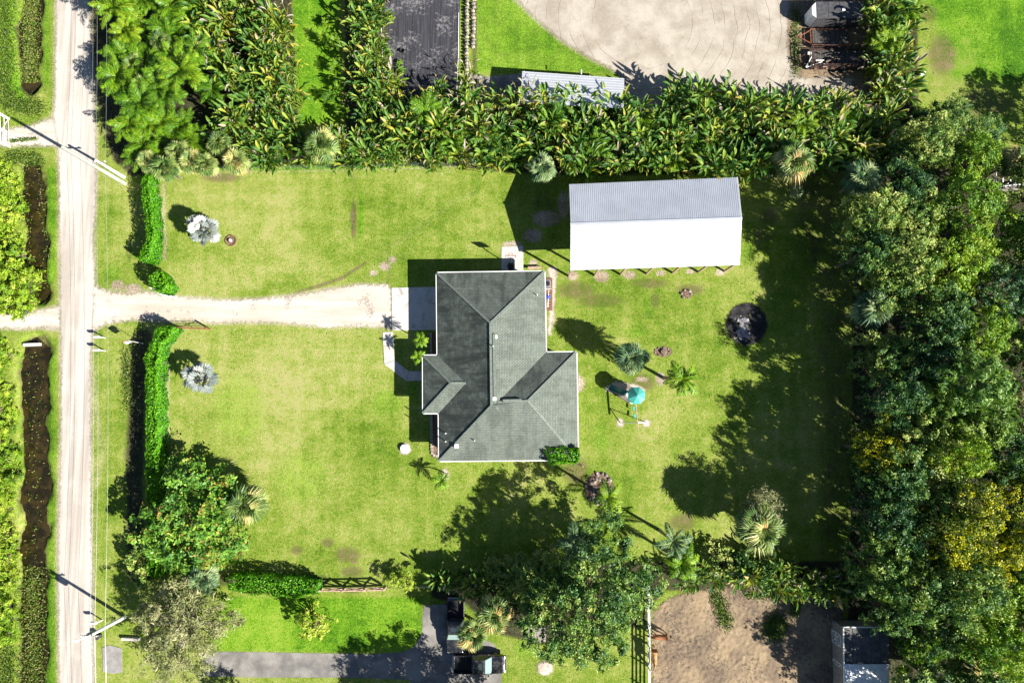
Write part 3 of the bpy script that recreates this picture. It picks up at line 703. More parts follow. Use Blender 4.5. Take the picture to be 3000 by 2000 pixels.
wall_poly = [NW + Vector((OV, -OV, 0)), NE + Vector((-OV, -OV, 0)), EI + Vector((-OV, -OV, 0)), EO + Vector((-OV, -OV, 0)), SE + Vector((-OV, OV, 0)), SW + Vector((OV, OV, 0)), PB + Vector((OV, OV, 0)),
             PBo + Vector((OV, OV, 0)), PAo + Vector((OV, -OV, 0)), PA + Vector((OV, -OV, 0))]
m = MB()
wp = [(q.x, q.y) for q in wall_poly]
m.prism(wp, 0.0, ZE - 0.06)
walls = m.build('wall', MAT['stucco'], house)
def opening(name, px_, py_, w, hh, z0, face, mat='glass'):
    """window or door set proud on a wall; face: unit normal"""
    c_ = Vector((px_, py_, z0 + hh / 2)); n_ = Vector(face)
    ax = Vector((-n_.y, n_.x, 0)); m = MB()
    for s_ in (-1, 1):
        m.box(c_ + ax * (s_ * w / 2), (0.07 if abs(ax.x) > 0.5 else 0.08, 0.07 if abs(ax.y) > 0.5 else 0.08, hh + 0.08))
        m.box(c_ + Vector((0, 0, s_ * hh / 2)), (w if abs(ax.x) > 0.5 else 0.08, w if abs(ax.y) > 0.5 else 0.08, 0.07))
    o = m.build(name, MAT['white_paint'], house)
    m = MB(); m.box(c_, (w if abs(ax.x) > 0.5 else 0.03, w if abs(ax.y) > 0.5 else 0.03, hh)); m.build('pane' if mat == 'glass' else 'panel', MAT[mat], o)
Wl = [Vector((a, b, 0)) for a, b in wp]
def along(i, t): return Wl[i].lerp(Wl[(i + 1) % len(Wl)], t)
for i, t, w, hh, z0, fc, nm, mt in ((0, 0.2, 1.5, 1.2, 1.0, (0, 1, 0), 'window', 'glass'), (0, 0.8, 1.0, 2.1, 0.02, (0, 1, 0), 'door', 'white_paint'), (1, 0.4, 1.5, 1.2, 1.0, (1, 0, 0), 'window', 'glass'), (1, 0.75, 2.4, 2.1, 0.02, (1, 0, 0), 'door', 'glass'),
                                (3, 0.3, 1.5, 1.2, 1.0, (1, 0, 0), 'window', 'glass'), (3, 0.7, 1.5, 1.2, 1.0, (1, 0, 0), 'window', 'glass'), (4, 0.25, 1.5, 1.2, 1.0, (0, -1, 0), 'window', 'glass'), (4, 0.7, 1.5, 1.2, 1.0, (0, -1, 0), 'window', 'glass'),
                                (5, 0.5, 1.5, 1.2, 1.0, (-1, 0, 0), 'window', 'glass'), (7, 0.5, 1.1, 2.1, 0.02, (-1, 0, 0), 'door', 'wood_brown'), (9, 0.65, 4.6, 2.2, 0.02, (-1, 0, 0), 'garage_door', 'white_paint')):
    q = along(i, t); n_ = Vector(fc) * 0.045; opening(nm, q.x + n_.x, q.y + n_.y, w, hh, z0, fc, mt)
# white kerb stones round the front bed: each stone its own
kl = [P(1263, 1212), P(1266, 1322), P(1268, 1332), P(1286, 1336)]
bed = thing('bed_edging', 'white kerb stones edging the mulch bed along the front wall', 'edging', kl[0])
for a, b in zip(kl[:-1], kl[1:]):
    n = max(1, int((b - a).length / 0.36))
    for i in range(n):
        q = a.lerp(b, (i + 0.5) / n); m = MB(); m.box(q + Vector((0, 0, 0.07)), (0.3, 0.3, 0.2), rz=random.uniform(-.2, .2)); m.build('stone', MAT['rock_pale'], bed)
kl = [P(1261, 974), P(1263, 1040)]
bed = thing('bed_edging', 'short row of kerb stones beside the two little palms at the front door', 'edging', kl[0])
for i in range(7):
    q = kl[0].lerp(kl[1], (i + 0.5) / 7); m = MB(); m.box(q + Vector((0, 0, 0.07)), (0.3, 0.3, 0.2), rz=random.uniform(-.2, .2)); m.build('stone', MAT['rock_pale'], bed)
# equipment deck along the east wall
dk = thing('equipment_deck', 'dark brown timber deck against the east wall of the house', 'deck', P(1608, 860, 0))
for i in range(11):
    y_ = 815 + i * 8.7; a = P(1597, y_ + 4, 0.1); b = P(1618.5, y_ + 4, 0.1); m = MB(); m.bar(a, b, 0.31, 0.1); m.build('plank', MAT['wood_brown'], dk)
ac = thing('air_conditioner', 'boxy grey air conditioner on the deck behind the house', 'air conditioner', P(1602, 835, 0.15))
q = P(1602.5, 835, 0); m = MB(); m.box(q + Vector((0, 0, 0.6)), (0.75, 0.9, 0.9)); m.build('cabinet', MAT['grey_metal'], ac, bevel=0.04)
m = MB(); m.lathe(q + Vector((0, 0, 1.05)), [(0.3, 0), (0.3, 0.04), (0.05, 0.06)], 16); m.build('fan_grille', MAT['black_metal'], ac)
wt = thing('water_softener', 'small tank with white pipes on the deck behind the house', 'tank', P(1603, 872, 0.15))
q = P(1604, 873, 0); m = MB(); m.lathe(q + Vector((0, 0, 0.15)), [(0.24, 0), (0.27, 0.1), (0.27, 1.0), (0.16, 1.15), (0.05, 1.18)], 14); m.build('tank', MAT['blue_plastic'], wt, smooth=True)
m = MB(); m.path([q + Vector((-.3, .9, .9)), q + Vector((.5, .95, .9)), q + Vector((.1, .95, .9)), q + Vector((.05, .2, 1.35)), q + Vector((0, -1.2, .7))], 0.035); m.build('pipe', MAT['white_paint'], wt)
bn = thing('garden_bench', 'low wooden bench against the north wall of the house', 'bench', P(1565, 785, 0))
for k in (0, 1, 2):
    m = MB(); m.bar(P(1546, 782.5 + k * 2.6, 0.45), P(1586, 781 + k * 2.6, 0.45), 0.09, 0.05); m.build('plank', MAT['wood_pale'], bn)
for x_ in (1549, 1583):
    for dy in (0, 5.5):
        q = P(x_, 782 + dy, 0); m = MB(); m.box(q + Vector((0, 0, 0.21)), (0.08, 0.08, 0.42)); m.build('leg', MAT['wood_brown'], bn)
# ================================================================== THE BARN
g = G('barn_metal'); uvn = g.noise(g.obj(), 0.5, 3)
MAT['barn_metal'] = g.done(g.bsdf(g.mix(g.rng(uvn, 0.3, 0.7), (0.62, 0.64, 0.68), (0.7, 0.72, 0.76)), 0.42, 0.6, 0.4))
bW0, bW1 = P(1668, 540, 4.7), P(1671, 792, 4.7)     # west eave corners
bE0, bE1 = P(2161, 519.5, 4.7), P(2166.5, 776, 4.7)
rW, rE = P(1672, 657, 6.05), P(2173, 639.5, 6.05)
bc = (bW0 + bW1 + bE0 + bE1) / 4; bc.z = 0
barn = thing('pole_barn', 'long open pole barn with ribbed white metal roof', 'barn', bc)
def barn_panel(a0, a1, b0, b1):
    """one ribbed sheet: a = eave edge, b = ridge edge"""
    m = MB(); nr = 4
    prof = [(0.0, 0.0), (0.06, 0.028), (0.12, 0.028), (0.18, 0.0)]
    ts = []
    for i in range(nr):
        for f_, h_ in prof: ts.append(((i + f_ * 1.0) / nr, h_))
    ts.append((1.0, 0.0))
    up = (a1 - a0).cross(b0 - a0); up = up.normalized() if up.z > 0 else -up.normalized()
    vs = [a0.lerp(a1, t) + up * h_ for t, h_ in ts] + [b0.lerp(b1, t) + up * h_ for t, h_ in ts]
    n = len(ts); m.add(vs, [(i, i + 1, n + i + 1, n + i) for i in range(n - 1)])
    o = m.build('roof_panel', MAT['barn_metal'], barn)
    s_ = o.modifiers.new('t', 'SOLIDIFY'); s_.thickness = 0.006
NP = 22
for (a, b) in ((bW0, bE0), (bW1, bE1)):
    for i in range(NP):
        t0, t1 = i / NP, (i + 1) / NP - 0.0004
        barn_panel(a.lerp(b, t0), a.lerp(b, t1), rW.lerp(rE, t0), rW.lerp(rE, t1))
m = MB(); m.bar(rW + Vector((-.05, 0, 0.05)), rE + Vector((.05, 0, 0.05)), 0.3, 0.03); m.build('ridge_cap', MAT['barn_metal'], barn)
for a, b in ((bW0, rW), (rW, bW1), (bE0, rE), (rE, bE1)):
    m = MB(); m.bar(a + Vector((0, 0, -0.1)), b + Vector((0, 0, -0.1)), 0.05, 0.18); m.build('rake_trim', MAT['white_paint'], barn)
for a, b in ((bW0, bE0), (bW1, bE1)):
    dy = Vector((0, 0.25 if a is bW1 else -0.25, 0))
    m = MB(); m.bar(a + dy + Vector((0, 0, -0.16)), b + dy + Vector((0, 0, -0.16)), 0.08, 0.24); m.build('eave_beam', MAT['wood_pale'], barn)
    for i in range(7):
        t = 0.012 + i * 0.976 / 6; q = a.lerp(b, t) + dy
        m = MB(); m.box(Vector((q.x, q.y, 2.26)), (0.2, 0.2, 4.52)); m.build('post', MAT['wood_pale'], barn)
for i in range(7):
    t = 0.012 + i * 0.976 / 6; a = bW0.lerp(bE0, t); b = bW1.lerp(bE1, t); r_ = rW.lerp(rE, t)
    m = MB(); dz = Vector((0, 0, -0.2)); m.bar(a + dz, b + dz, 0.08, 0.18).bar(a + dz, r_ + dz, 0.06, 0.14).bar(b + dz, r_ + dz, 0.06, 0.14)
    k = (a + b) / 2 + dz; m.bar(k, r_ + dz, 0.06, 0.1); m.bar(a.lerp(b, 0.25) + dz, r_ + dz, 0.06, 0.08); m.bar(a.lerp(b, 0.75) + dz, r_ + dz, 0.06, 0.08)
    m.build('truss', MAT['wood_pale'], barn)
# ------------------------------------------------------------------ white canopy behind the plant hedge
cA, cB, cC, cD = P(1530, 209, 3.0), P(1829, 230, 3.0), P(1827, 318, 3.3), P(1525, 302, 3.3)
cc = (cA + cB + cC + cD) / 4; cc.z = 0
cn = thing('metal_canopy', 'low white ribbed metal canopy half hidden behind the tall broadleaf row', 'canopy', cc)
for i in range(12):
    t0, t1 = i / 12, (i + 1) / 12 - 0.001
    a0, a1, b0, b1 = cA.lerp(cD, t0), cA.lerp(cD, t1), cB.lerp(cC, t0), cB.lerp(cC, t1)
    m = MB(); q = [a0, a0.lerp(a1, 0.12) + Vector((0, 0, .04)), a0.lerp(a1, 0.24), a1]; w_ = [b0, b0.lerp(b1, 0.12) + Vector((0, 0, .04)), b0.lerp(b1, 0.24), b1]
    m.add(q + w_, [(0, 1, 5, 4), (1, 2, 6, 5), (2, 3, 7, 6)]); m.build('roof_panel', MAT['barn_metal'], cn)
for s_, e_ in ((cA, cB), (cD, cC)):
    for t in (0.02, 0.34, 0.66, 0.98):
        q = s_.lerp(e_, t); m = MB(); m.tube((q.x, q.y, 0), (q.x, q.y, q.z - 0.03), 0.05, n=8); m.build('post', MAT['white_paint'], cn)
m = MB(); m.tube(P(1703, 205, 3.2), P(1703, 218, 3.2), 0.06, n=8); m.build('vent_pipe', MAT['white_paint'], cn)
# ------------------------------------------------------------------ shed with tarp
ZS = 3.0
sA, sB = P(2471, 1836, ZS), P(2604, 1838, ZS); sD, sC = P(2476, 2090, ZS), P(2606, 2090, ZS)
sc_ = (sA + sC) / 2; sc_.z = 0
shed = thing('stable_shed', 'stable shed with dark panel roof and white cross braced doors', 'shed', sc_)
m = MB(); ins = 0.12; m.prism([(sA.x + ins, sA.y - ins), (sB.x - ins, sB.y - ins), (sC.x - ins, sC.y), (sD.x + ins, sD.y)], 0, ZS - 0.08); m.build('wall', MAT['wood_grey'], shed)
for i in range(5):
    t0, t1 = i / 5 + 0.004, (i + 1) / 5 - 0.004
    a, b = sA.lerp(sB, t0), sA.lerp(sB, t1); c_, d_ = sD.lerp(sC, t1), sD.lerp(sC, t0)
    lift = Vector((0, 0, 0.03 * (i % 2)))
    m = MB(); m.add([a + lift, b + lift, c_ + lift, d_ + lift] + [q + lift - Vector((0, 0, 0.05)) for q in (a, b, c_, d_)], [(0, 3, 2, 1), (4, 5, 6, 7), (0, 1, 5, 4), (1, 2, 6, 5), (2, 3, 7, 6), (3, 0, 4, 7)]); m.build('roof_panel', MAT['shed_roof'], shed)
m = MB(); m.bar(sA + Vector((-.03, 0, 0)), sD + Vector((-.03, 0, 0)), 0.1, 0.2).bar(sA + Vector((0, .03, 0)), sB + Vector((0, .03, 0)), 0.1, 0.2); m.build('trim', MAT['white_paint'], shed)
for py0, py1 in ((1853, 1888), (1940, 1972)):
    a, b = P(2466, py0, 1.4), P(2468, py1, 1.4); x_ = sA.x + ins - 0.03; y0, y1 = a.y, b.y
    m = MB(); m.box((x_, (y0 + y1) / 2, 1.05), (0.06, abs(y1 - y0), 2.1)); dr = m.build('door', MAT['wood_grey'], shed)
    m = MB(); x_ -= 0.05
    for u, w_ in (((y0, .05), (y0, 2.1)), ((y1, .05), (y1, 2.1)), ((y0, .05), (y1, .05)), ((y0, 2.1), (y1, 2.1)), ((y0, .1), (y1, 2.05)), ((y1, .1), (y0, 2.05)), ((y0, 1.05), (y1, 1.05))):
        m.bar((x_, u[0], u[1]), (x_, w_[0], w_[1]), 0.1, 0.1)
    m.build('brace', MAT['white_paint'], dr)
tX = np.linspace(0, 1, 36); tY = np.linspace(0, 1, 40)
tv = []
for j in tY:
    for i in tX:
        a = P(2474 + 130 * i, 1943 + 150 * j, ZS)
        q = mnoise.noise((i * 9, j * 7, 4.0)) * 0.06 + abs(mnoise.noise((i * 3 + j * 4, j * 3, 8))) * 0.14 + 0.1
        edge = min(i, 1 - i) * 20
        tv.append((a.x, a.y, ZS + (q if edge > 0.8 else 0.06)))
# the sides hang over the eave
fa = [(j * 36 + i, (j + 1) * 36 + i, (j + 1) * 36 + i + 1, j * 36 + i + 1) for j in range(39) for i in range(35)]
m = MB(); m.add(tv, fa); tp = m.build('roof_tarp', MAT['tarp'], smooth=True)
tag(tp, 'wrinkled white tarp spread over the south half of the shed roof', 'tarp')
for py_ in (1943.5, 1960, 1985):
    q = P(2475, py_, ZS + 0.3)
m = MB(); m.bar(P(2514, 1942, ZS + .25), P(2528, 1942, ZS + .25), 0.2, 0.08); tag(m.build('tarp_weight_plank', MAT['wood_pale']), 'short board lying on the tarp edge on the shed roof', 'board')

# ================================================================== VEGETATION MESHES
def rot_to(nrm):
    """per-leaf frames: nrm (n,3) -> (x,y,z) axes with random spin"""
    z = nrm / np.linalg.norm(nrm, axis=1, keepdims=True)
    r = RS.normal(size=z.shape)
    x = np.cross(r, z); x /= np.linalg.norm(x, axis=1, keepdims=True) + 1e-9
    return x, np.cross(z, x), z
def leaves(pts, nrm, L, W, cup=0.12):
    """kite leaves (quads bent along the midrib) at pts"""
    n = len(pts); x, y, z = rot_to(nrm)
    L = np.broadcast_to(L, (n,))[:, None] * RS.uniform(0.7, 1.3, (n, 1)); W = np.broadcast_to(W, (n,))[:, None] * RS.uniform(0.75, 1.25, (n, 1))
    a = pts - x * L * 0.5; b = pts + y * W * 0.5 + z * L * cup; c_ = pts + x * L * 0.5 - z * L * cup * 0.5; d = pts - y * W * 0.5 + z * L * cup
    V = np.stack([a, b, c_, d], 1).reshape(-1, 3)
    return V, np.arange(4 * n).reshape(n, 4)
def merge(parts):
    V, F, LV = [], [], []; o = 0
    for v, f, l in parts:
        V.append(v); F.append(np.asarray(f) + o); LV.append(l); o += len(v)
    return np.concatenate(V), np.concatenate(F), np.concatenate(LV)
def crown(name, mat, rx, rz, nclump, per, clump_r, leaf, flat=0.6, lvrange=(0.1, 0.9), fleck=0.0, needle=False, tipboost=0.25, toplv=0.0):
    """crown as leaf clumps over an uneven dome; base of the dome at z=0"""
    parts = []; cs = []
    seed_ = RS.uniform(0, 50)
    bump_ = RS.uniform(0, 6.28, 4); amp = RS.uniform(0.05, 0.16, 4)
    for i in range(nclump):
        u = (i + 0.5) / nclump; th = i * 2.39996 + RS.uniform(-0.3, 0.3)
        el = math.asin(1 - u * 1.12 if u * 1.12 < 1 else -0.12)
        k = 1 + sum(amp[j] * math.cos((j + 2) * th + bump_[j]) for j in range(4))
        rr = RS.uniform(0.74, 1.06) if i % 4 else RS.uniform(0.4, 0.7)
        c_ = np.array([rx * k * rr * math.cos(el) * math.cos(th), rx * k * rr * math.cos(el) * math.sin(th), rz * (0.12 + rr * (math.sin(el) * 0.88 + 0.0)) + RS.uniform(-.08, .08) * rz])
        cr = clump_r * RS.uniform(0.65, 1.3); cs.append(c_)
        n = int(per * RS.uniform(0.9, 1.7))
        d = RS.normal(size=(n, 3)); d /= np.linalg.norm(d, axis=1, keepdims=True)
        d[:, 2] = np.where(d[:, 2] < -0.3, -d[:, 2], d[:, 2])
        rad = cr * RS.uniform(0.15, 1.2, (n, 1)) ** 0.7
        ax = np.array(Matrix.Rotation(RS.uniform(0, 6.28), 3, 'Z') @ Matrix.Rotation(RS.uniform(-.6, .6), 3, 'X'))
        pts = c_ + ((d * rad * np.array([RS.uniform(.75, 1.5), RS.uniform(.65, 1.1), flat * RS.uniform(.7, 1.2)])) @ ax.T)
        nzv = np.array([mnoise.noise((q[0] * 1.7, q[1] * 1.7, q[2] * 1.7 + seed_)) for q in pts])
        kp = nzv > -0.12; pts, d, rad, nzv = pts[kp], d[kp], rad[kp], nzv[kp]; n = len(pts)
        if n < 4: continue
        nrm = d * 0.85 + np.array([0, 0, 0.55]) + RS.normal(size=(n, 3)) * 0.36
        v, f = leaves(pts, nrm, leaf, leaf * (0.22 if needle else 0.55))
        lv = np.clip(RS.uniform(*lvrange) * 0.6 + 0.2 * sum(lvrange) + nzv * 0.35 + RS.normal(size=n) * 0.1 + tipboost * (rad[:, 0] / cr - 0.7) * 0.8 + toplv * (pts[:, 2] / rz - 0.6), 0, 1)
        if fleck: lv = np.where(RS.rand(n) < fleck * (3.0 if i % 7 == 0 else 0.6), 0.985, np.minimum(lv, 0.93))
        parts.append((v, f, lv))
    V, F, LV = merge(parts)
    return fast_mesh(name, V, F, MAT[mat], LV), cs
def limbs(name, cs, h, mat, r0=0.22, k=14):
    """trunk from the ground to the crown base with limbs to some clumps; crown origin at z=h"""
    m = MB(); t1 = Vector((RS.uniform(-.3, .3), RS.uniform(-.3, .3), h * 0.55))
    m.path([Vector((0, 0, -0.1)), Vector((0, 0, 0.5)), t1], [r0 * 1.35, r0, r0 * 0.75], 8)
    sel = [cs[i] for i in range(0, len(cs), max(1, len(cs) // k))]
    for c_ in sel:
        e_ = Vector((c_[0], c_[1], c_[2] + h)) ; mid = t1.lerp(e_, 0.5) + Vector((RS.uniform(-.3, .3), RS.uniform(-.3, .3), 0.3))
        m.path([t1, mid, e_], [r0 * 0.5, r0 * 0.3, r0 * 0.08], 5)
    me = bpy.data.meshes.new(name); me.from_pydata([tuple(v) for v in m.v], [], m.f); me.materials.append(MAT[mat]); return me
TREES = {}
def tree_kind(key, n, mat, bark, rx, rz, h, kl=14, **kw):
    TREES[key] = []
    for i in range(n):
        cm, cs = crown('crown_' + key, mat, rx, rz, **kw)
        TREES[key].append((cm, limbs('trunk_' + key, cs, h, bark, k=kl), h, rx))
tree_kind('oak', 4, 'leaf_oak', 'bark', 4.0, 4.5, 4.5, nclump=84, per=150, clump_r=0.8, leaf=0.26, flat=0.75)
tree_kind('lime', 3, 'leaf_lime', 'bark', 4.0, 4.2, 4.5, nclump=84, per=145, clump_r=0.78, leaf=0.25, flat=0.75)
tree_kind('yellow', 3, 'leaf_yellow', 'bark', 4.0, 4.2, 4.5, nclump=80, per=150, clump_r=0.85, leaf=0.24, lvrange=(0.15, 0.65), tipboost=0.4, flat=0.75, toplv=0.7)
tree_kind('pine', 2, 'leaf_pine', 'bark_grey', 3.8, 4.5, 5.0, nclump=80, per=150, clump_r=0.8, leaf=0.5, needle=True)
tree_kind('mango', 1, 'leaf_mango', 'bark', 4.6, 4.3, 1.8, nclump=170, per=95, clump_r=0.68, leaf=0.32, lvrange=(0.2, 0.8), flat=0.85, fleck=0.07)
tree_kind('bigoak', 1, 'leaf_oak', 'bark', 7.6, 5.5, 3.6, nclump=400, per=140, clump_r=0.75, leaf=0.27, lvrange=(0.02, 0.8), flat=0.8)
tree_kind('feather', 1, 'leaf_olive', 'bark_grey', 5.0, 4.5, 2.2, kl=70, nclump=150, per=95, clump_r=0.85, leaf=0.42, needle=True, lvrange=(0.2, 0.95))
tree_kind('airy', 2, 'leaf_lime', 'bark', 2.0, 2.6, 1.2, nclump=36, per=55, clump_r=0.5, leaf=0.26, lvrange=(0.6, 1.0))
tree_kind('grey', 1, 'leaf_olive', 'bark_grey', 3.4, 4.0, 4.0, kl=40, nclump=60, per=80, clump_r=0.8, leaf=0.4, needle=True, lvrange=(0.4, 1.0))
tree_kind('shrub', 4, 'leaf_lime', 'bark', 1.3, 1.6, 0.25, nclump=26, per=70, clump_r=0.5, leaf=0.24, lvrange=(0.3, 1.0))
tree_kind('greenshrub', 3, 'leaf_oak', 'bark', 1.3, 1.6, 0.25, nclump=26, per=70, clump_r=0.5, leaf=0.24, lvrange=(0.3, 1.0))
def plant_tree(name, key, px, py, top, rad, label, cat='tree', group=None, var=None, rz=None, zoff=0.0):
    """(px,py) = where the crown's middle is seen; top = overall height, rad = crown radius in m"""
    v = TREES[key]; cm, tm, h, rx = v[(var if var is not None else RS.randint(len(v))) % len(v)]
    q = P(px, py, top * 0.7)
    t = thing(name, label, cat, (q.x, q.y, zoff), group)
    base = {'oak': 9.0, 'lime': 8.7, 'yellow': 8.7, 'pine': 9.5, 'mango': 6.1, 'bigoak': 9.1, 'feather': 6.7, 'airy': 3.8, 'grey': 8.0, 'shrub': 1.85, 'greenshrub': 1.85}[key]
    sz = top / base; sx = rad / rx; a = RS.uniform(0, 6.28) if rz is None else rz
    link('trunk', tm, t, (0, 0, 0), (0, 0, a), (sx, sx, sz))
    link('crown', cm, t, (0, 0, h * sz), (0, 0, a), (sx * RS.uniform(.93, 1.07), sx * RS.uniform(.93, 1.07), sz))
    return t

# ---- palm leaves
def frond_pinnate(L=2.4, droop=0.9, rise=0.6, n=30, wl=0.75, lw=0.055, vee=0.35, lv=(0.2, 0.9)):
    """feather frond along +X: rachis rises then droops; leaflets both sides"""
    s = np.linspace(0, 1, n); x = L * (s - 0.12 * s ** 2 * droop); z = L * (rise * s - droop * 0.75 * s ** 2)
    V, F, LV = [], [], []
    for i in range(1, n):
        ll = wl * math.sin(math.pi * min(0.97, 0.12 + 0.85 * s[i])) ** 0.7 * RS.uniform(0.85, 1.1)
        tdir = np.array([x[i] - x[i - 1], 0, z[i] - z[i - 1]]); tdir /= np.linalg.norm(tdir)
        for sg in (-1, 1):
            d = np.array([0.55 * tdir[0], sg * 0.85, 0.55 * tdir[2] + vee * RS.uniform(-1.2, 0.6)]); d /= np.linalg.norm(d)
            b = np.array([x[i], 0, z[i]]); e_ = b + d * ll + np.array([0, 0, -0.22 * ll]); md = (b + e_) / 2 + np.array([0, 0, 0.06 * ll])
            w_ = tdir * lw
            k = len(V); V += [b, md - w_, e_, md + w_]; F.append((k, k + 1, k + 2, k + 3)); LV.append(np.clip(RS.uniform(*lv), 0, 1))
        k = len(V); w_ = np.array([0, 0.022, 0]); V += [np.array([x[i - 1], 0, z[i - 1] + .01]) - w_, np.array([x[i], 0, z[i] + .01]) - w_, np.array([x[i], 0, z[i] + .01]) + w_, np.array([x[i - 1], 0, z[i - 1] + .01]) + w_]
        F.append((k, k + 1, k + 2, k + 3)); LV.append(0.8)
    return np.array(V), np.array(F), np.array(LV)
def frond_fan(L=1.2, pet=0.9, rise=0.3, nseg=22, spread=2.3, w=0.085, droop=0.35, lv=(0.2, 0.9)):
    """fan leaf along +X: petiole then radiating segments with drooping tips"""
    V, F, LV = [], [], []
    hub = np.array([pet, 0, pet * rise]); w_ = np.array([0, 0.025, 0])
    V += [-w_, hub - w_, hub + w_, w_ * 1.0]; F.append((0, 1, 2, 3)); LV.append(0.85)
    base = RS.uniform(*lv)
    for i in range(nseg):
        a = -spread + 2 * spread * i / (nseg - 1)
        l = L * (0.62 + 0.38 * math.cos(a * 0.5)) * RS.uniform(0.9, 1.08)
        d = np.array([math.cos(a), math.sin(a), rise * math.cos(a) * 0.6 + 0.18 * abs(math.sin(a)) - 0.08]); d /= np.linalg.norm(d)
        s_ = np.array([-math.sin(a), math.cos(a), 0])
        mid = hub + d * l * 0.6; tip = hub + d * l + np.array([0, 0, -droop * l * RS.uniform(0.6, 1.4)])
        zz = np.array([0, 0, 0.03 * (1 if i % 2 else -1)])
        k = len(V); V += [hub, mid - s_ * w * l * 0.9 + zz, tip, mid + s_ * w * l * 0.9 - zz]; F.append((k, k + 1, k + 2, k + 3)); LV.append(np.clip(base + RS.uniform(-.18, .18), 0, 1))
    return np.array(V), np.array(F), np.array(LV)
def leaf_paddle(L=1.3, W=0.36, pet=2.0, lean=0.35, droop=0.6, lv=0.5):
    """long-stalked paddle leaf leaning along +X, blade arched, folded on its midrib"""
    V, F, LV = [], [], []
    top = np.array([pet * math.sin(lean), 0, pet * math.cos(lean)])
    w_ = np.array([0, 0.03, 0]); u_ = np.array([0.03, 0, 0])
    V += [-w_, top - w_, top + w_, w_.copy(), -u_, top - u_, top + u_, u_.copy()]; F += [(0, 1, 2, 3), (4, 5, 6, 7)]; LV += [0.72, 0.72]
    n = 5; rows = []
    a = lean + 0.25; q = top.copy()
    for i in range(n + 1):
        s = i / n; wd = W * math.sin(math.pi * (0.08 + 0.88 * s)) ** 0.8 * RS.uniform(0.9, 1.1)
        fold = 0.45 * wd
        rows.append((q + np.array([0, -wd / 2, fold]), q.copy(), q + np.array([0, wd / 2, fold])))
        q = q + np.array([math.sin(a), 0, math.cos(a)]) * (L / n); a += droop * 0.5
    b = len(V)
    for r_ in rows: V += list(r_)
    for i in range(n):
        for j in range(2):
            F.append((b + i * 3 + j, b + i * 3 + j + 1, b + i * 3 + 4 + j, b + i * 3 + 3 + j)); LV.append(float(np.clip(lv + RS.uniform(-.08, .08), 0, 1)))
    return np.array(V), np.array(F), np.array(LV)
def turned(part, az, pitch=0.0, scale=1.0, off=(0, 0, 0), roll=0.0):
    v, f, l = part
    M3 = np.array((Matrix.Rotation(az, 3, 'Z') @ Matrix.Rotation(-pitch, 3, 'Y') @ Matrix.Rotation(roll, 3, 'X')))
    return (v * scale) @ M3.T + np.array(off), f, l
PADDLE = []
for k in range(9):
    parts = []
    tone = [0.2, 0.35, 0.55][k % 3]
    for i in range(30):
        lv = RS.uniform(0.05, 0.68) + tone * 0.3
        if RS.rand() < 0.07: lv = RS.uniform(0.84, 0.97)
        pet = RS.uniform(1.5, 4.3); lean = RS.uniform(0.05, 0.5) * (1.25 - pet / 7)
        parts.append(turned(leaf_paddle(RS.uniform(0.95, 1.6), RS.uniform(0.24, 0.42), pet, lean, RS.uniform(0.25, 0.8), lv), i * 2.4 + RS.uniform(-.5, .5), off=(RS.uniform(-.55, .55), RS.uniform(-.55, .55), 0)))
    for i in range(7):   # dead hanging stalks
        parts.append(turned(leaf_paddle(0.9, 0.07, RS.uniform(1.5, 3.9), RS.uniform(0.3, 0.6), 1.3, 1.0), RS.uniform(0, 6.28), off=(RS.uniform(-.5, .5), RS.uniform(-.5, .5), 0)))
    V, F, LV = merge(parts); PADDLE.append(fast_mesh('paddle_clump', V, F, MAT['leaf_paddle'], LV))
FEATHER = []
for k in range(6):
    parts = []; H = 4.6
    for s_ in range(2):
        ox, oy, hz = RS.uniform(-.9, .9), RS.uniform(-.9, .9), H * RS.uniform(0.6, 1.0)
        for i in range(13):
            el = RS.uniform(0.0, 1.1)
            parts.append(turned(frond_pinnate(RS.uniform(1.9, 2.7), RS.uniform(0.6, 1.1), RS.uniform(0.3, 0.8), 24, 0.62, 0.05, lv=(0.05 + 0.1 * (k % 3), 0.6 + 0.1 * (k % 3))), i * 2.4 + RS.uniform(-.4, .4), el * 0.7, off=(ox, oy, hz)))
    m = MB()
    V, F, LV = merge(parts); FEATHER.append(fast_mesh('feather_clump', V, F, MAT['leaf_pinnate'], LV))
def fan_clump(mat, n=46, L=1.1, pet=1.1, tone=0.0):
    parts = []
    for i in range(n):
        u = (i + 0.5) / n; el = 1.35 - u * 1.9 + RS.uniform(-.12, .12)
        parts.append(turned(frond_fan(L * 0.75 * RS.uniform(0.85, 1.1), pet * RS.uniform(0.8, 1.15), 0.1, 18, 2.2, 0.08, 0.3 + 0.4 * u, lv=(0.1 + tone, 0.75 + tone) if u < 0.85 else (0.8, 1.0)), i * 2.4 + RS.uniform(-.3, .3), el))
    V, F, LV = merge(parts); return fast_mesh('fan_crown', V, F, MAT[mat], LV)
FANY = [fan_clump('leaf_fan_yellow', 44), fan_clump('leaf_fan_yellow', 44, tone=0.15)]
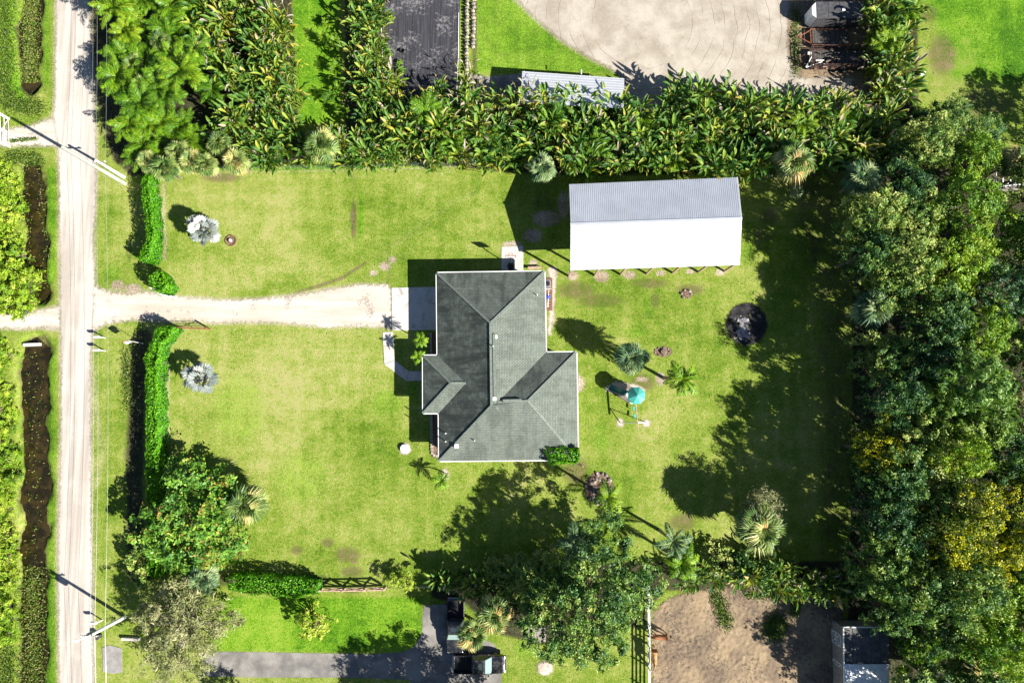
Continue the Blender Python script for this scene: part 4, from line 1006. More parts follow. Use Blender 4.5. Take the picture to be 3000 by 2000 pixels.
# individual fronds shared by the free-standing palms
FR = {}
def fr(key, part, mat): FR.setdefault(key, []).append(fast_mesh('frond_' + key, part[0], part[1], MAT[mat], part[2]))
for i in range(5):
    fr('fan', frond_fan(0.8, 1.0, 0.05, 22, 2.2, 0.075, 0.35 + 0.14 * i, lv=(0.1, 0.85)), 'leaf_fan')
    fr('fany', frond_fan(0.8, 1.0, 0.05, 22, 2.2, 0.075, 0.35 + 0.14 * i, lv=(0.15, 0.9)), 'leaf_fan_yellow')
    fr('silver', frond_fan(0.85, 0.9, 0.05, 16, 1.5, 0.14, 0.15 + 0.08 * i, lv=(0.1, 0.95)), 'leaf_silver')
    fr('coco', frond_pinnate(2.3, 0.8 + 0.12 * i, 0.5, 30, 0.62, 0.06, lv=(0.3, 0.8)), 'leaf_pinnate')
    fr('queen', frond_pinnate(2.3, 0.7 + 0.12 * i, 0.55, 34, 0.62, 0.045, lv=(0.0, 0.5)), 'leaf_fan')
    fr('dead', frond_pinnate(2.0, 1.6, 0.2, 20, 0.5, 0.05, lv=(0.3, 1.0)), 'leaf_dry')
    fr('deadfan', frond_fan(0.9, 0.9, 0.0, 14, 1.6, 0.09, 0.9, lv=(0.2, 0.9)), 'leaf_dry')
def palm(name, kind, px, py, hz, rad, label, cat='palm tree', n=30, base=None, dead=3, group=None, lo=-0.55, hi=1.55, trunk_r=0.16, nat=1.85):
    """crown seen at (px,py) at height hz; base = photo point of the foot when the trunk leans"""
    top = P(px, py, hz); ft = P(*base) if base else Vector((top.x, top.y, 0))
    t = thing(name, label, cat, ft, group)
    d = top - ft
    m = MB(); pts = [ft + Vector((0, 0, -0.1)), ft + Vector((d.x * 0.12, d.y * 0.12, d.z * 0.3)), ft + Vector((d.x * 0.45, d.y * 0.45, d.z * 0.65)), top]
    m.path(pts, [trunk_r * 1.4, trunk_r, trunk_r * 0.9, trunk_r * 0.85], 9); m.build('trunk', MAT['palm_trunk'], t)
    s = rad / nat
    if kind in ('fan', 'fany'): n = int(n * 1.35)
    for i in range(n + dead):
        u = (i + 0.5) / n
        k = 'deadfan' if (i >= n and kind in ('fan', 'fany', 'silver')) else 'dead' if i >= n else kind
        el = (hi + (lo - hi) * u ** 0.85 + RS.uniform(-.1, .1)) if i < n else RS.uniform(-1.2, -0.6)
        me_ = FR[k][RS.randint(5)]
        sc_ = s * RS.uniform(0.82, 1.12) * (0.72 + 0.28 * min(1, u * 2.2))
        tw = 0.65 if k in ('fan', 'fany', 'silver') else 0.25
        link('frond', me_, t, (d.x, d.y, d.z), (RS.uniform(-tw, tw), -el, i * 2.39996 + RS.uniform(-.3, .3)), sc_)
    return t
def scatter(poly, spacing, jit=0.45):
    xs_ = [a for a, _ in poly]; ys_ = [b for _, b in poly]; out = []
    s = spacing * 25; r_ = 0
    y = min(ys_)
    while y < max(ys_):
        x = min(xs_) + (s / 2 if r_ % 2 else 0)
        while x < max(xs_):
            a, b = x + RS.uniform(-jit, jit) * s, y + RS.uniform(-jit, jit) * s
            if inside(np.array([a]), np.array([b]), poly)[0]: out.append((a, b))
            x += s
        y += s * 0.87; r_ += 1
    return out
def clumps(name, meshes, pts, hz, label, cat, group, smin=0.85, smax=1.15, part='foliage', zref=None, sz=1.0):
    for a, b in pts:
        s = RS.uniform(smin, smax); q = P(a, b, hz * 0.75 if zref is None else zref)
        t = thing(name, label, cat, (q.x, q.y, 0), group)
        link(part, meshes[RS.randint(len(meshes))], t, (0, 0, 0), (0, 0, RS.uniform(0, 6.28)), (s, s, s * sz * RS.uniform(0.72, 1.15)))
# stems for the big clumps
def stems(h, n=6, sp=0.5):
    m = MB()
    for i in range(n):
        a = RS.uniform(-sp, sp), RS.uniform(-sp, sp); m.tube((a[0], a[1], -0.05), (a[0] * 1.3, a[1] * 1.3, h * RS.uniform(0.7, 1)), 0.07, 0.05, 5)
    me = bpy.data.meshes.new('stems'); me.from_pydata([tuple(v) for v in m.v], [], m.f); me.materials.append(MAT['palm_trunk']); return me

# ================================================================== PLANTING
TOPROW = [(1150, 300), (1300, 262), (1500, 285), (1540, 262), (1660, 262), (1760, 285), (1900, 300), (2000, 262), (2200, 275), (2330, 290), (2480, 275), (2560, 300), (2640, 370), (2560, 440), (2440, 500), (2300, 470), (2180, 495), (2000, 505), (1800, 505), (1700, 495), (1600, 470), (1480, 485), (1150, 465)]
clumps('bird_of_paradise', PADDLE, scatter(TOPROW, 1.85), 4.2, 'tall paddle leaved clump packed in the broad row north of the lawn', 'plant', 'paddle leaved plants in the row along the north boundary', 0.85, 1.15)
clumps('bird_of_paradise', PADDLE, scatter([(2555, -110), (2690, -60), (2690, 250), (2640, 310), (2570, 240)], 1.8), 4.2, 'paddle leaved clump in the column between the parked trailers and the green field', 'plant', 'paddle leaved plants in the column by the field', 0.85, 1.15)
clumps('bird_of_paradise', PADDLE, scatter([(1030, -50), (1120, -50), (1135, 120), (1165, 250), (1160, 330), (1140, 380), (1050, 380), (1040, 180)], 1.6), 3.6, 'paddle leaved clump in the narrow nursery row beside the black ground fabric', 'plant', 'paddle leaved plants beside the black fabric', 0.7, 0.95)
clumps('bird_of_paradise', PADDLE, scatter([(560, 60), (600, -40), (850, -40), (850, 160), (860, 380), (930, 470), (800, 490), (600, 400), (640, 200)], 2.0), 4.2, 'paddle leaved clump in the eastern half of the dense plantation beside the road', 'plant', 'paddle leaved plants of the plantation', 0.85, 1.1)
clumps('bird_of_paradise', PADDLE, scatter([(960, 400), (1160, 360), (1180, 460), (1000, 480)], 1.5), 3.6, 'paddle leaved clump where the plantation meets the broad northern row', 'plant', 'paddle leaved plants at the plantation corner', 0.7, 1.0)
clumps('feather_palm', FEATHER, scatter([(290, -110), (700, -110), (600, 60), (640, 200), (600, 400), (520, 480), (440, 510), (390, 470), (360, 350), (310, 160)], 2.75), 4.5, 'bright feather leaved palm clump in the dense plantation beside the road', 'palm tree', 'feather palms of the plantation', 0.85, 1.2, part='fronds', zref=3.8)
clumps('feather_palm', FEATHER, [(960, 60), (975, 130), (985, 190), (990, 245), (965, 280), (940, 100), (1000, 330)], 2.6, 'low feather palm in the grass strip between plantation and nursery row', 'palm tree', 'low feather palms in the grass strip', 0.3, 0.45, part='fronds', zref=1.6)
stem_me = stems(3.5)
for a, b in [(520, 440), (480, 490), (560, 470), (430, 470), (600, 480), (640, 420), (690, 470), (390, 190), (420, 250), (470, 120)]:
    q = P(a, b, 4.0); t = thing('fan_palm', 'yellow green fan palm among the plantation palms near its southern edge', 'palm tree', (q.x, q.y, 0), 'fan palms scattered in the plantation')
    link('trunk', stem_me, t, (0, 0, 0), (0, 0, 0), (0.5, 0.5, 1.1)); link('crown', FANY[RS.randint(2)], t, (0, 0, 3.6), (0, 0, RS.uniform(0, 6.28)), RS.uniform(0.7, 0.95))
clumps('bird_of_paradise', PADDLE, [(1290, 1695), (1318, 1705), (1345, 1690), (1372, 1712), (1400, 1696), (1430, 1712), (1460, 1698), (1492, 1712), (1525, 1700), (1560, 1712), (1352, 1728), (1412, 1732), (1472, 1735)], 2.6, 'paddle leaved clump in the short row above the two parked pickups', 'plant', 'paddle leaved plants above the pickups', 0.55, 0.75)
clumps('bird_of_paradise', PADDLE, [(2040, 1690), (2070, 1665), (2100, 1700), (2135, 1680), (2165, 1705), (2195, 1690), (2225, 1712), (2255, 1700), (2285, 1725), (2315, 1700), (2345, 1735), (2375, 1715), (2405, 1745), (2435, 1725), (2460, 1755), (2330, 1670), (2280, 1665), (2390, 1690), (2010, 1705), (2445, 1690)], 3.0, 'paddle leaved clump in the row along the top of the horse paddock', 'plant', 'paddle leaved plants above the paddock', 0.6, 0.85)

clumps('feather_palm', FEATHER, [(1240, 330), (1420, 390), (1610, 340), (1750, 410), (1880, 350), (2060, 400), (2190, 330), (2340, 380), (2480, 350), (1330, 420), (1980, 460), (2600, 120), (2640, 30)], 4.2, 'feather leaved palm mixed into the broad paddle leaved row', 'palm tree', 'feather palms mixed into the northern row', 0.7, 0.95, part='fronds', zref=3.4)
DRY = []
for k in range(3):
    parts = []
    for i in range(16): parts.append(turned(leaf_paddle(RS.uniform(0.8, 1.4), RS.uniform(0.06, 0.2), RS.uniform(2.0, 4.6), RS.uniform(0.1, 0.5), RS.uniform(0.7, 1.4), RS.uniform(0.93, 1.0) if i % 3 else RS.uniform(.4, .8)), i * 2.4, off=(RS.uniform(-.8, .8), RS.uniform(-.8, .8), 0)))
    V, F, LV = merge(parts); DRY.append(fast_mesh('dry_clump', V, F, MAT['leaf_paddle'], LV))
clumps('dry_banana', DRY, [(1200, 300), (1255, 290), (1300, 275), (1345, 285), (1390, 270), (1440, 285), (1490, 275), (1540, 280), (1235, 345), (1420, 330), (1580, 300), (2330, 300), (2480, 290), (2560, 120), (2575, 200), (2600, 260), (1700, 300), (1370, 215), (820, 60), (838, 120), (845, 200), (850, 270)], 4.0, 'half dead clump with pale drooping stalks at the edge of the broadleaf planting', 'plant', 'half dead clumps in the broadleaf planting', 0.8, 1.1)
# ---- silver palms and other single palms
palm('silver_palm', 'silver', 598, 675, 2.0, 1.95, 'silver fan palm beside the small round mulch ring', n=19, dead=0, hi=1.45, lo=-0.2, nat=1.62)
palm('silver_palm', 'silver', 590, 1108, 2.0, 1.95, 'silver fan palm on the lawn next to the long hedge', n=19, dead=0, hi=1.45, lo=-0.2, nat=1.62)
palm('fan_palm', 'fany', 940, 428, 4.0, 2.2, 'round pale fan palm at the southern edge of the plantation', n=40, dead=4)
palm('fan_palm', 'fan', 1588, 492, 3.6, 1.9, 'fan palm poking out just above the northwest corner of the barn', n=26, dead=2)
palm('fan_palm', 'fany', 2325, 475, 5.0, 2.5, 'yellow green fan palm east of the barn at the plant row', n=38, dead=3)
palm('fan_palm', 'fan', 2522, 522, 5.0, 2.4, 'dark shaded fan palm at the northwest corner of the woods', n=34, dead=3)
palm('fan_palm', 'fan', 2335, 560, 1.6, 1.0, 'little shaded fan palm south of the yellow green one', n=12, dead=2)
palm('fan_palm', 'fan', 2558, 905, 6.0, 2.5, 'fan palm with one brown frond at the western edge of the woods', n=34, dead=5)
palm('fan_palm', 'fan', 1850, 1048, 4.4, 2.1, 'round dark fan palm above the play tower', n=42, dead=3)
palm('fan_palm', 'fany', 722, 1476, 3.6, 2.5, 'pale fan palm touching the round mango tree', n=40, dead=4)
palm('fan_palm', 'fany', 2222, 1545, 4.6, 2.9, 'broad fan palm with bare twigs above it in the southeast lawn', n=46, dead=4)
palm('fan_palm', 'fan', 592, 1695, 3.4, 1.9, 'fan palm between the mango tree and the feathery olive tree', n=26, dead=4)
palm('fan_palm', 'fany', 1448, 1798, 5.2, 2.1, 'taller of two fan palms over the parked pickups', n=40, dead=4)
palm('fan_palm', 'fany', 1386, 1858, 4.6, 1.9, 'lower of two fan palms over the parked pickups', n=36, dead=4)
palm('fan_palm', 'fany', 2972, 475, 4.0, 2.2, 'fan palm beside the white rail landing at the right edge', n=28, dead=6)
palm('fan_palm', 'fany', 2850, 1965, 5.0, 3.0, 'soft pale fan palm at the bottom right corner of the woods', n=40, dead=2)
palm('coconut_palm', 'coco', 2000, 1110, 7.0, 2.4, 'leaning coconut palm with grey dead fronds right of the play tower', base=(1945, 1107), n=15, dead=4, lo=-0.7, hi=0.9, nat=2.3)
palm('coconut_palm', 'coco', 1781, 1458, 5.8, 2.3, 'coconut palm with a yellow frond at the stony round bed', base=(1752, 1440), n=11, dead=3, lo=-0.8, hi=1.0, nat=2.3)
palm('coconut_palm', 'coco', 1292, 1408, 2.0, 1.3, 'small leaning coconut palm below the southwest corner of the house', base=(1301, 1383), n=12, dead=0, lo=-0.3, hi=1.0, nat=2.3, trunk_r=0.07)
palm('dwarf_palm', 'coco', 1231, 995, 3.4, 1.15, 'upper of two small bright palms by the front walk', n=16, dead=0, lo=-0.4, hi=1.1, nat=2.3, trunk_r=0.07)
palm('dwarf_palm', 'coco', 1224, 1045, 3.0, 1.0, 'lower of two small bright palms by the front walk', n=16, dead=0, lo=-0.4, hi=1.1, nat=2.3, trunk_r=0.07)
palm('queen_palm', 'queen', 1685, 1592, 7.0, 2.5, 'deep green feather palm rising at the upper left of the great dark tree', n=12, dead=0, lo=-0.4, hi=0.9, nat=2.3)
palm('queen_palm', 'queen', 1972, 1585, 6.5, 2.3, 'sparse feather palm at the upper right of the great dark tree', n=9, dead=0, lo=-0.2, hi=0.9, nat=2.3)
palm('queen_palm', 'coco', 1998, 1650, 5.0, 2.4, 'brighter feather palm at the paddock corner beside the great dark tree', n=15, dead=1, lo=-0.5, hi=1.1, nat=2.3)
palm('cordyline', 'queen', 678, 1700, 1.4, 0.8, 'pinkish spiky plant at the west end of the clipped hedge', 'plant', n=14, dead=0, lo=-0.1, hi=1.2, nat=2.3, trunk_r=0.05)
for o in bpy.data.objects:
    if o.name.startswith('cordyline'):
        for ch in o.children:
            if ch.name.startswith('frond'):
                if 'pinkf' not in FR:
                    q_ = frond_pinnate(1.8, 0.5, 0.3, 10, 0.3, 0.1, lv=(0.2, 1.0)); FR['pinkf'] = fast_mesh('frond_pink', q_[0], q_[1], MAT['leaf_pink'], q_[2])
                ch.data = FR['pinkf']

# ---- hedges
def hedge(name, poly, h, label, mat='leaf_hedge', dens=70, leaf=0.24, cat='hedge', group=None, core='bark', zb=0.1, foot=None):
    """clipped hedge: poly = outline of its top in the photo at height h"""
    ca_ = sum(a for a, _ in poly) / len(poly); cb_ = sum(b for _, b in poly) / len(poly); rx_, ry_ = ca_ - 1500, cb_ - 1200; rl = math.hypot(rx_, ry_); rx_ /= rl; ry_ /= rl
    W = []
    for a, b in poly:
        # local outward direction from the outline's own middle line
        nb = [q for q in poly if abs(q[1] - b) < 130] if max(q[1] for q in poly) - min(q[1] for q in poly) > 200 else poly
        ma = sum(q[0] for q in nb) / len(nb); mb_ = sum(q[1] for q in nb) / len(nb)
        far_ = (a - ma) * rx_ + (b - mb_) * ry_ > 0
        W.append(P(a, b, h * 0.95 if (far_ or zb > 1) else 0.3))
    pl = [(w.x, w.y) for w in W]
    cx = sum(a for a, _ in pl) / len(pl); cy = sum(b for _, b in pl) / len(pl)
    t = thing(name, label, cat, (cx, cy, 0), group)
    x0, x1 = min(a for a, _ in pl), max(a for a, _ in pl); y0, y1 = min(b for _, b in pl), max(b for _, b in pl)
    nt_ = int((x1 - x0) * (y1 - y0) * dens)
    X = RS.uniform(x0 - .3, x1 + .3, nt_); Y = RS.uniform(y0 - .3, y1 + .3, nt_)
    e_ = sdf(X, Y, pl); wob_ = np.array([mnoise.noise((x * 0.9, y * 0.9, h)) for x, y in zip(X, Y)])
    k = e_ + wob_ * 0.35 > 0; X, Y, e_, wob_ = X[k], Y[k], e_[k], wob_[k]
    zt = h * (1 - 0.35 * np.exp(-np.maximum(e_, 0) * 3.0)) + wob_ * 0.3 - RS.uniform(0, 1, len(X)) ** 2 * 0.5
    top = np.stack([X - cx, Y - cy, zt], 1); nr = np.stack([RS.normal(size=len(X)) * .5, RS.normal(size=len(X)) * .5, np.ones(len(X))], 1)
    per = [(pl[i], pl[(i + 1) % len(pl)]) for i in range(len(pl))]
    SX, SN = [], []
    for (ax, ay), (bx, by) in per:
        L_ = math.hypot(bx - ax, by - ay); n = int(L_ * (h - zb) * dens * 1.6)
        tt = RS.uniform(0, 1, n); o_ = Vector((by - ay, -(bx - ax), 0)) / (L_ + 1e-6)
        mx_, my_ = (ax + bx) / 2 + o_.x * .2, (ay + by) / 2 + o_.y * .2
        if inside(np.array([mx_]), np.array([my_]), pl)[0]: o_ = -o_
        xx = ax + (bx - ax) * tt; yy = ay + (by - ay) * tt; zz = RS.uniform(zb, h * 0.9, n)
        bl = np.array([mnoise.noise((x * 0.9, y * 0.9, z_ * 0.8)) for x, y, z_ in zip(xx, yy, zz)]) * 0.35 - 0.05 + RS.uniform(-.15, .1, n)
        SX.append(np.stack([xx + o_.x * bl - cx, yy + o_.y * bl - cy, zz], 1)); SN.append(np.tile([o_.x, o_.y, 0.4], (n, 1)) + RS.normal(size=(n, 3)) * .4)
    ni = int((x1 - x0) * (y1 - y0) * dens * (h - zb) * 0.5); IX = RS.uniform(x0, x1, ni); IY = RS.uniform(y0, y1, ni); kk = sdf(IX, IY, pl) > 0.1; IX, IY = IX[kk], IY[kk]
    SX.append(np.stack([IX - cx, IY - cy, RS.uniform(zb, h * 0.85, len(IX))], 1)); SN.append(RS.normal(size=(len(IX), 3)) + np.array([0.5, -0.3, 0.3]))
    pts = np.concatenate([top] + SX); nrm = np.concatenate([nr] + SN)
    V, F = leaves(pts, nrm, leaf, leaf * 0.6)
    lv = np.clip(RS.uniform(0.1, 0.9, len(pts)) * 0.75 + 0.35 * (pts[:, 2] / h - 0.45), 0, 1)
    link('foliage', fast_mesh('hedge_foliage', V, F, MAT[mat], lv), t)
    m = MB(); ins_ = [(cx + (a - cx) * (1 - 0.5 / max(0.8, math.hypot(a - cx, b - cy))), cy + (b - cy) * (1 - 0.5 / max(0.8, math.hypot(a - cx, b - cy)))) for a, b in pl]
    if foot:
        f_ = P(*foot); m.path([f_, f_ + Vector((0, 0, 2.6)), Vector((cx, cy, h - .5))], [.12, .1, .05], 7); m.build('trunk', MAT[core], t); return t
    for i in range(0, max(4, int(max(x1 - x0, y1 - y0) / 0.8))):
        a = RS.randint(len(pts)); q = pts[a]; m.tube((q[0] * .97 + cx, q[1] * .97 + cy, -0.05), (q[0] * .97 + cx + RS.uniform(-.2, .2), q[1] * .97 + cy + RS.uniform(-.2, .2), h * 0.6), 0.05, 0.03, 5)
    m.build('stems', MAT[core], t)['kind'] = 'stuff'
    return t
hedge('hedge', [(412, 528), (462, 524), (470, 600), (478, 700), (466, 770), (432, 772), (424, 700), (416, 610)], 2.9, 'bright green clipped hedge north of the driveway entrance')
hedge('hedge', [(430, 806), (452, 792), (500, 808), (524, 845), (510, 862), (480, 862)], 3.0, 'short rounded hedge piece at the driveway mouth')
hedge('hedge', [(448, 985), (492, 962), (532, 965), (528, 988), (500, 1015), (488, 1100), (490, 1300), (488, 1450), (486, 1680), (430, 1680), (426, 1450), (424, 1200), (420, 1050)], 3.0, 'long bright hedge running south from the driveway gate')
hedge('hedge', [(660, 1692), (720, 1682), (900, 1684), (944, 1695), (942, 1728), (880, 1738), (700, 1738), (664, 1730)], 2.2, 'low clipped hedge west of the rustic wooden gate', leaf=0.22)
hedge('clipped_tree', [(1602, 1318), (1640, 1310), (1696, 1312), (1704, 1336), (1690, 1358), (1612, 1358)], 4.6, 'dark glossy clipped tree overhanging the southeast corner of the house roof', leaf=0.26, cat='tree', zb=3.2, foot=(1702, 1362))

# ---- single trees
plant_tree('mango_tree', 'mango', 558, 1525, 6.2, 5.6, 'dense round mango tree with orange tips at the southwest lawn corner', rz=0.4)
plant_tree('live_oak', 'bigoak', 1735, 1752, 9.5, 6.9, 'great dark spreading tree between the pickups and the horse paddock', rz=1.0)
plant_tree('live_oak', 'oak', 1560, 1690, 4.0, 2.6, 'small dark tree filling the gap left of the great dark tree', var=0)
plant_tree('live_oak', 'oak', 1660, 1680, 5.0, 3.0, 'dark tree under the deep green feather palm', var=1)
plant_tree('feathery_tree', 'feather', 525, 1848, 6.5, 5.0, 'feathery olive grey tree at the southwest corner by the road', rz=2.0)
plant_tree('cassia_tree', 'airy', 918, 1828, 3.8, 2.0, 'airy yellow green young tree on the lower neighbouring lawn', var=0)
plant_tree('cassia_shrub', 'airy', 1152, 1702, 2.2, 1.1, 'left half of the yellow green shrub pair east of the rustic gate', 'shrub', var=1)
plant_tree('cassia_shrub', 'airy', 1192, 1705, 2.2, 1.2, 'right half of the yellow green shrub pair east of the rustic gate', 'shrub', var=0)
plant_tree('bare_twig_shrub', 'grey', 2235, 1488, 6.2, 2.2, 'pale twiggy shrub standing behind the broad fan palm', 'shrub')
WOODS = [('oak', 2790, 335, 60, 5), ('lime', 2845, 460, 85, 7), ('oak', 2720, 420, 85, 7), ('oak', 2655, 560, 85, 8), ('oak', 2555, 640, 88, 9), ('oak', 2680, 640, 95, 10), ('lime', 2830, 610, 105, 10), ('lime', 2955, 700, 95, 9),
         ('oak', 2545, 740, 80, 9), ('oak', 2660, 770, 98, 11), ('lime', 2800, 780, 108, 11), ('oak', 2935, 850, 92, 10), ('oak', 2620, 850, 85, 9), ('oak', 2760, 930, 108, 12), ('lime', 2880, 970, 98, 11), ('oak', 2975, 1020, 80, 9),
         ('oak', 2590, 1050, 78, 9), ('oak', 2700, 1070, 95, 11), ('pine', 2835, 1120, 105, 13), ('pine', 2890, 1235, 90, 12), ('grey', 2985, 1180, 85, 10), ('oak', 2620, 1160, 82, 10), ('pine', 2730, 1190, 80, 10), ('yellow', 2560, 1315, 92, 9),
         ('oak', 2690, 1300, 95, 11), ('oak', 2625, 1410, 100, 10), ('lime', 2800, 1330, 85, 10), ('oak', 2950, 1340, 85, 10), ('oak', 2600, 1520, 95, 10), ('oak', 2735, 1470, 100, 11), ('yellow', 2850, 1490, 95, 11), ('yellow', 2965, 1440, 90, 11),
         ('yellow', 2775, 1590, 98, 11), ('yellow', 2900, 1610, 100, 12), ('yellow', 2990, 1580, 85, 11), ('oak', 2590, 1660, 95, 10), ('oak', 2690, 1720, 112, 12), ('oak', 2820, 1730, 108, 12), ('lime', 2950, 1720, 100, 11), ('oak', 2610, 1790, 75, 8),
         ('oak', 2740, 1850, 98, 11), ('lime', 2870, 1850, 105, 11), ('lime', 2960, 1890, 85, 10), ('lime', 2690, 1890, 70, 8), ('oak', 2880, 390, 60, 5), ('oak', 2650, 470, 60, 6)]
WLAB = {'oak': 'dark green broadleaf tree in the woods along the right side', 'lime': 'light green broadleaf tree in the woods along the right side', 'pine': 'soft needled pine in the middle of the woods on the right', 'yellow': 'yellow flowering tree in the lower part of the woods', 'grey': 'pale grey green tree at the right edge of the woods'}
WNAME = {'oak': 'broadleaf_tree', 'lime': 'broadleaf_tree', 'pine': 'pine_tree', 'yellow': 'flowering_tree', 'grey': 'feathery_tree'}
WLOOK = {'oak': 'dark green broadleaf tree', 'lime': 'light green broadleaf tree', 'pine': 'soft needled pine', 'yellow': 'yellow flowering tree', 'grey': 'pale grey green feathery tree'}
ORD = ['topmost', 'second', 'third', 'fourth', 'fifth', 'sixth', 'seventh', 'eighth', 'ninth', 'tenth', 'eleventh', 'twelfth', 'thirteenth', 'fourteenth', 'fifteenth', 'sixteenth', 'seventeenth', 'eighteenth', 'nineteenth', 'twentieth']
def band(a): return 0 if a < 2665 else 1 if a < 2825 else 2
BANDN = ['along the left edge of the woods', 'down the middle of the woods', 'along the right edge of the woods']
count = {}
for k, a, b, r_, h_ in sorted(WOODS, key=lambda w: w[2]):
    i = count.get((band(a), k), 0); count[(band(a), k)] = i + 1
    only = sum(1 for w in WOODS if band(w[1]) == band(a) and w[0] == k) == 1
    lab = WLOOK[k] + ', ' + ('the only one' if only else 'topmost such' if i == 0 else ORD[i] + ' such from the top') + ' ' + BANDN[band(a)]
    plant_tree(WNAME[k], k, a, b, h_ * (RS.uniform(.98, 1.18) if band(a) == 0 else RS.uniform(.8, 1.18)), r_ / 25 * (80 - h_ * .7) / 80 * RS.uniform(.92, 1.06), lab, group='trees of the woods on the right')
for a, b, h_ in [(3075, 560, 10), (3100, 760, 11), (3095, 960, 10), (3110, 1160, 12), (3090, 1300, 10), (3105, 1480, 11), (3100, 1700, 11), (3110, 1900, 11), (2700, 2075, 10), (2880, 2080, 11), (3340, 350, 10)]:
    plant_tree('broadleaf_tree', 'oak', a, b, h_, 4.2, 'dark green broadleaf tree mostly beyond the frame edge', group='trees beyond the frame edge')
for a, b, h_, r_ in [(1380, 2195, 10, 4.4), (1500, 2210, 9, 4.2), (700, 2090, 4.5, 1.8), (1250, 2180, 8, 3.0)]:
    plant_tree('broadleaf_tree', 'oak', a, b, h_, r_, 'broadleaf tree standing just south of the asphalt drive', group='trees south of the asphalt drive')
# roadside bushes west of the ditch
for i, (a, b) in enumerate(scatter([(-60, 475), (30, 475), (50, 560), (25, 680), (75, 760), (90, 850), (55, 910), (-60, 910)], 1.7) ):
    plant_tree('roadside_bush', 'shrub', a, b, RS.uniform(1.6, 2.6), RS.uniform(1.0, 1.5), 'bright yellow green bush in the thicket west of the upper brown ditch', 'shrub', 'bushes west of the upper ditch')
for i, (a, b) in enumerate(scatter([(-60, 1010), (10, 1010), (28, 1100), (34, 1300), (32, 1500), (36, 1700), (20, 1860), (-10, 1900), (-60, 1900)], 1.5)):
    plant_tree('roadside_bush', 'shrub', a, b, RS.uniform(0.9, 1.7), RS.uniform(0.75, 1.15), 'bright yellow green bush in the thicket west of the long brown ditch', 'shrub', 'bushes west of the long ditch')
for a, b in [(1280, 380), (1460, 340), (1660, 450), (1830, 320), (2120, 430), (2260, 400), (2420, 440), (1200, 430), (1470, 1672), (1505, 1690), (1540, 1668), (1580, 1690), (1610, 1660), (1520, 1735), (1570, 1738), (1440, 1680), (395, 1640), (420, 1690), (440, 1600), (2110, 1640), (2170, 1660), (2210, 1650), (2240, 1675), (2650, 400), (2700, 350), (2740, 380), (2610, 440), (2570, 470), (2500, 1720)]:
    plant_tree('green_shrub', 'greenshrub', a, b, RS.uniform(2.0, 3.0), RS.uniform(1.2, 1.8), 'green shrub filling a gap in the boundary planting', 'shrub', 'green shrubs in the boundary planting')
for a, b in [(1395, 55), (1400, 20)]: pass
# small potted nursery plants on the fabric
for i, (a, b) in enumerate([(1145, 57), (1142, 162), (1172, 186), (1175, 212), (1172, 242), (1172, 275), (1172, 300)]):
    q = P(a, b, 0.3); t = thing('potted_plant', 'small green plant in a black pot on the ground fabric', 'potted plant', (q.x, q.y, 0.01), 'potted plants on the fabric')
    m = MB(); m.lathe(q - Vector((0, 0, 0.3)) + Vector((0, 0, .01)), [(0.14, 0), (0.2, 0.32), (0.17, 0.3)], 12); m.build('pot', MAT['black_metal'], t)
    link('foliage', TREES['shrub'][i % 4][0], t, (0, 0, 0.25), (0, 0, i), (0.3, 0.3, 0.3))
# ---- weeds: ditch banks and verges (one mass)
def weeds(name, n, fn, mat, size, label):
    X, Y, S = fn(n); Zg = np.interp
    pts = np.stack([X, Y, S], 1); nr = RS.normal(size=(len(X), 3)) * 0.7 + np.array([0, 0, 0.8])
    V, F = leaves(pts, nr, size, size * 0.35)
    o = link(name, fast_mesh(name, V, F, MAT[mat], np.clip(RS.uniform(0, 1, len(X)), 0, 1)))
    tag(o, label, 'weeds', kind='stuff')
def ditch_weeds(n):
    xs_, ys_, zs_ = [], [], []
    for (d, w), dn in zip(zip(DITCHES, DW), (1.6, 0.12, 1.0)):
        for (x0, y0), (x1, y1) in zip(d[:-1], d[1:]):
            L_ = abs(y1 - y0); k = int(L_ * n * dn / 1000)
            t = RS.uniform(0, 1, k)
            if dn == 1.0 and y1 < 1700: k = int(k * .05); t = t[:k]
            u = RS.normal(size=k) * w * (0.6 if dn >= 1 else 0.35) * RS.choice([-1, 1], k) + (RS.choice([-1, 1], k) * w * 0.9 if dn < 1 else 0)
            for tt, uu in zip(t, u):
                q = P(x0 + (x1 - x0) * tt + uu, y0 + (y1 - y0) * tt); dd = abs(uu)
                zz = -0.85 * (1 - float(sst(np.array(dd), w * 0.55, w * 1.9)))
                xs_.append(q.x); ys_.append(q.y); zs_.append(max(zz, -0.42) + RS.uniform(0.03, 0.3))
    return np.array(xs_), np.array(ys_), np.array(zs_)
weeds('ditch_weeds', 9000, ditch_weeds, 'leaf_weed', 0.26, 'tangled weeds along and in the brown roadside ditches')
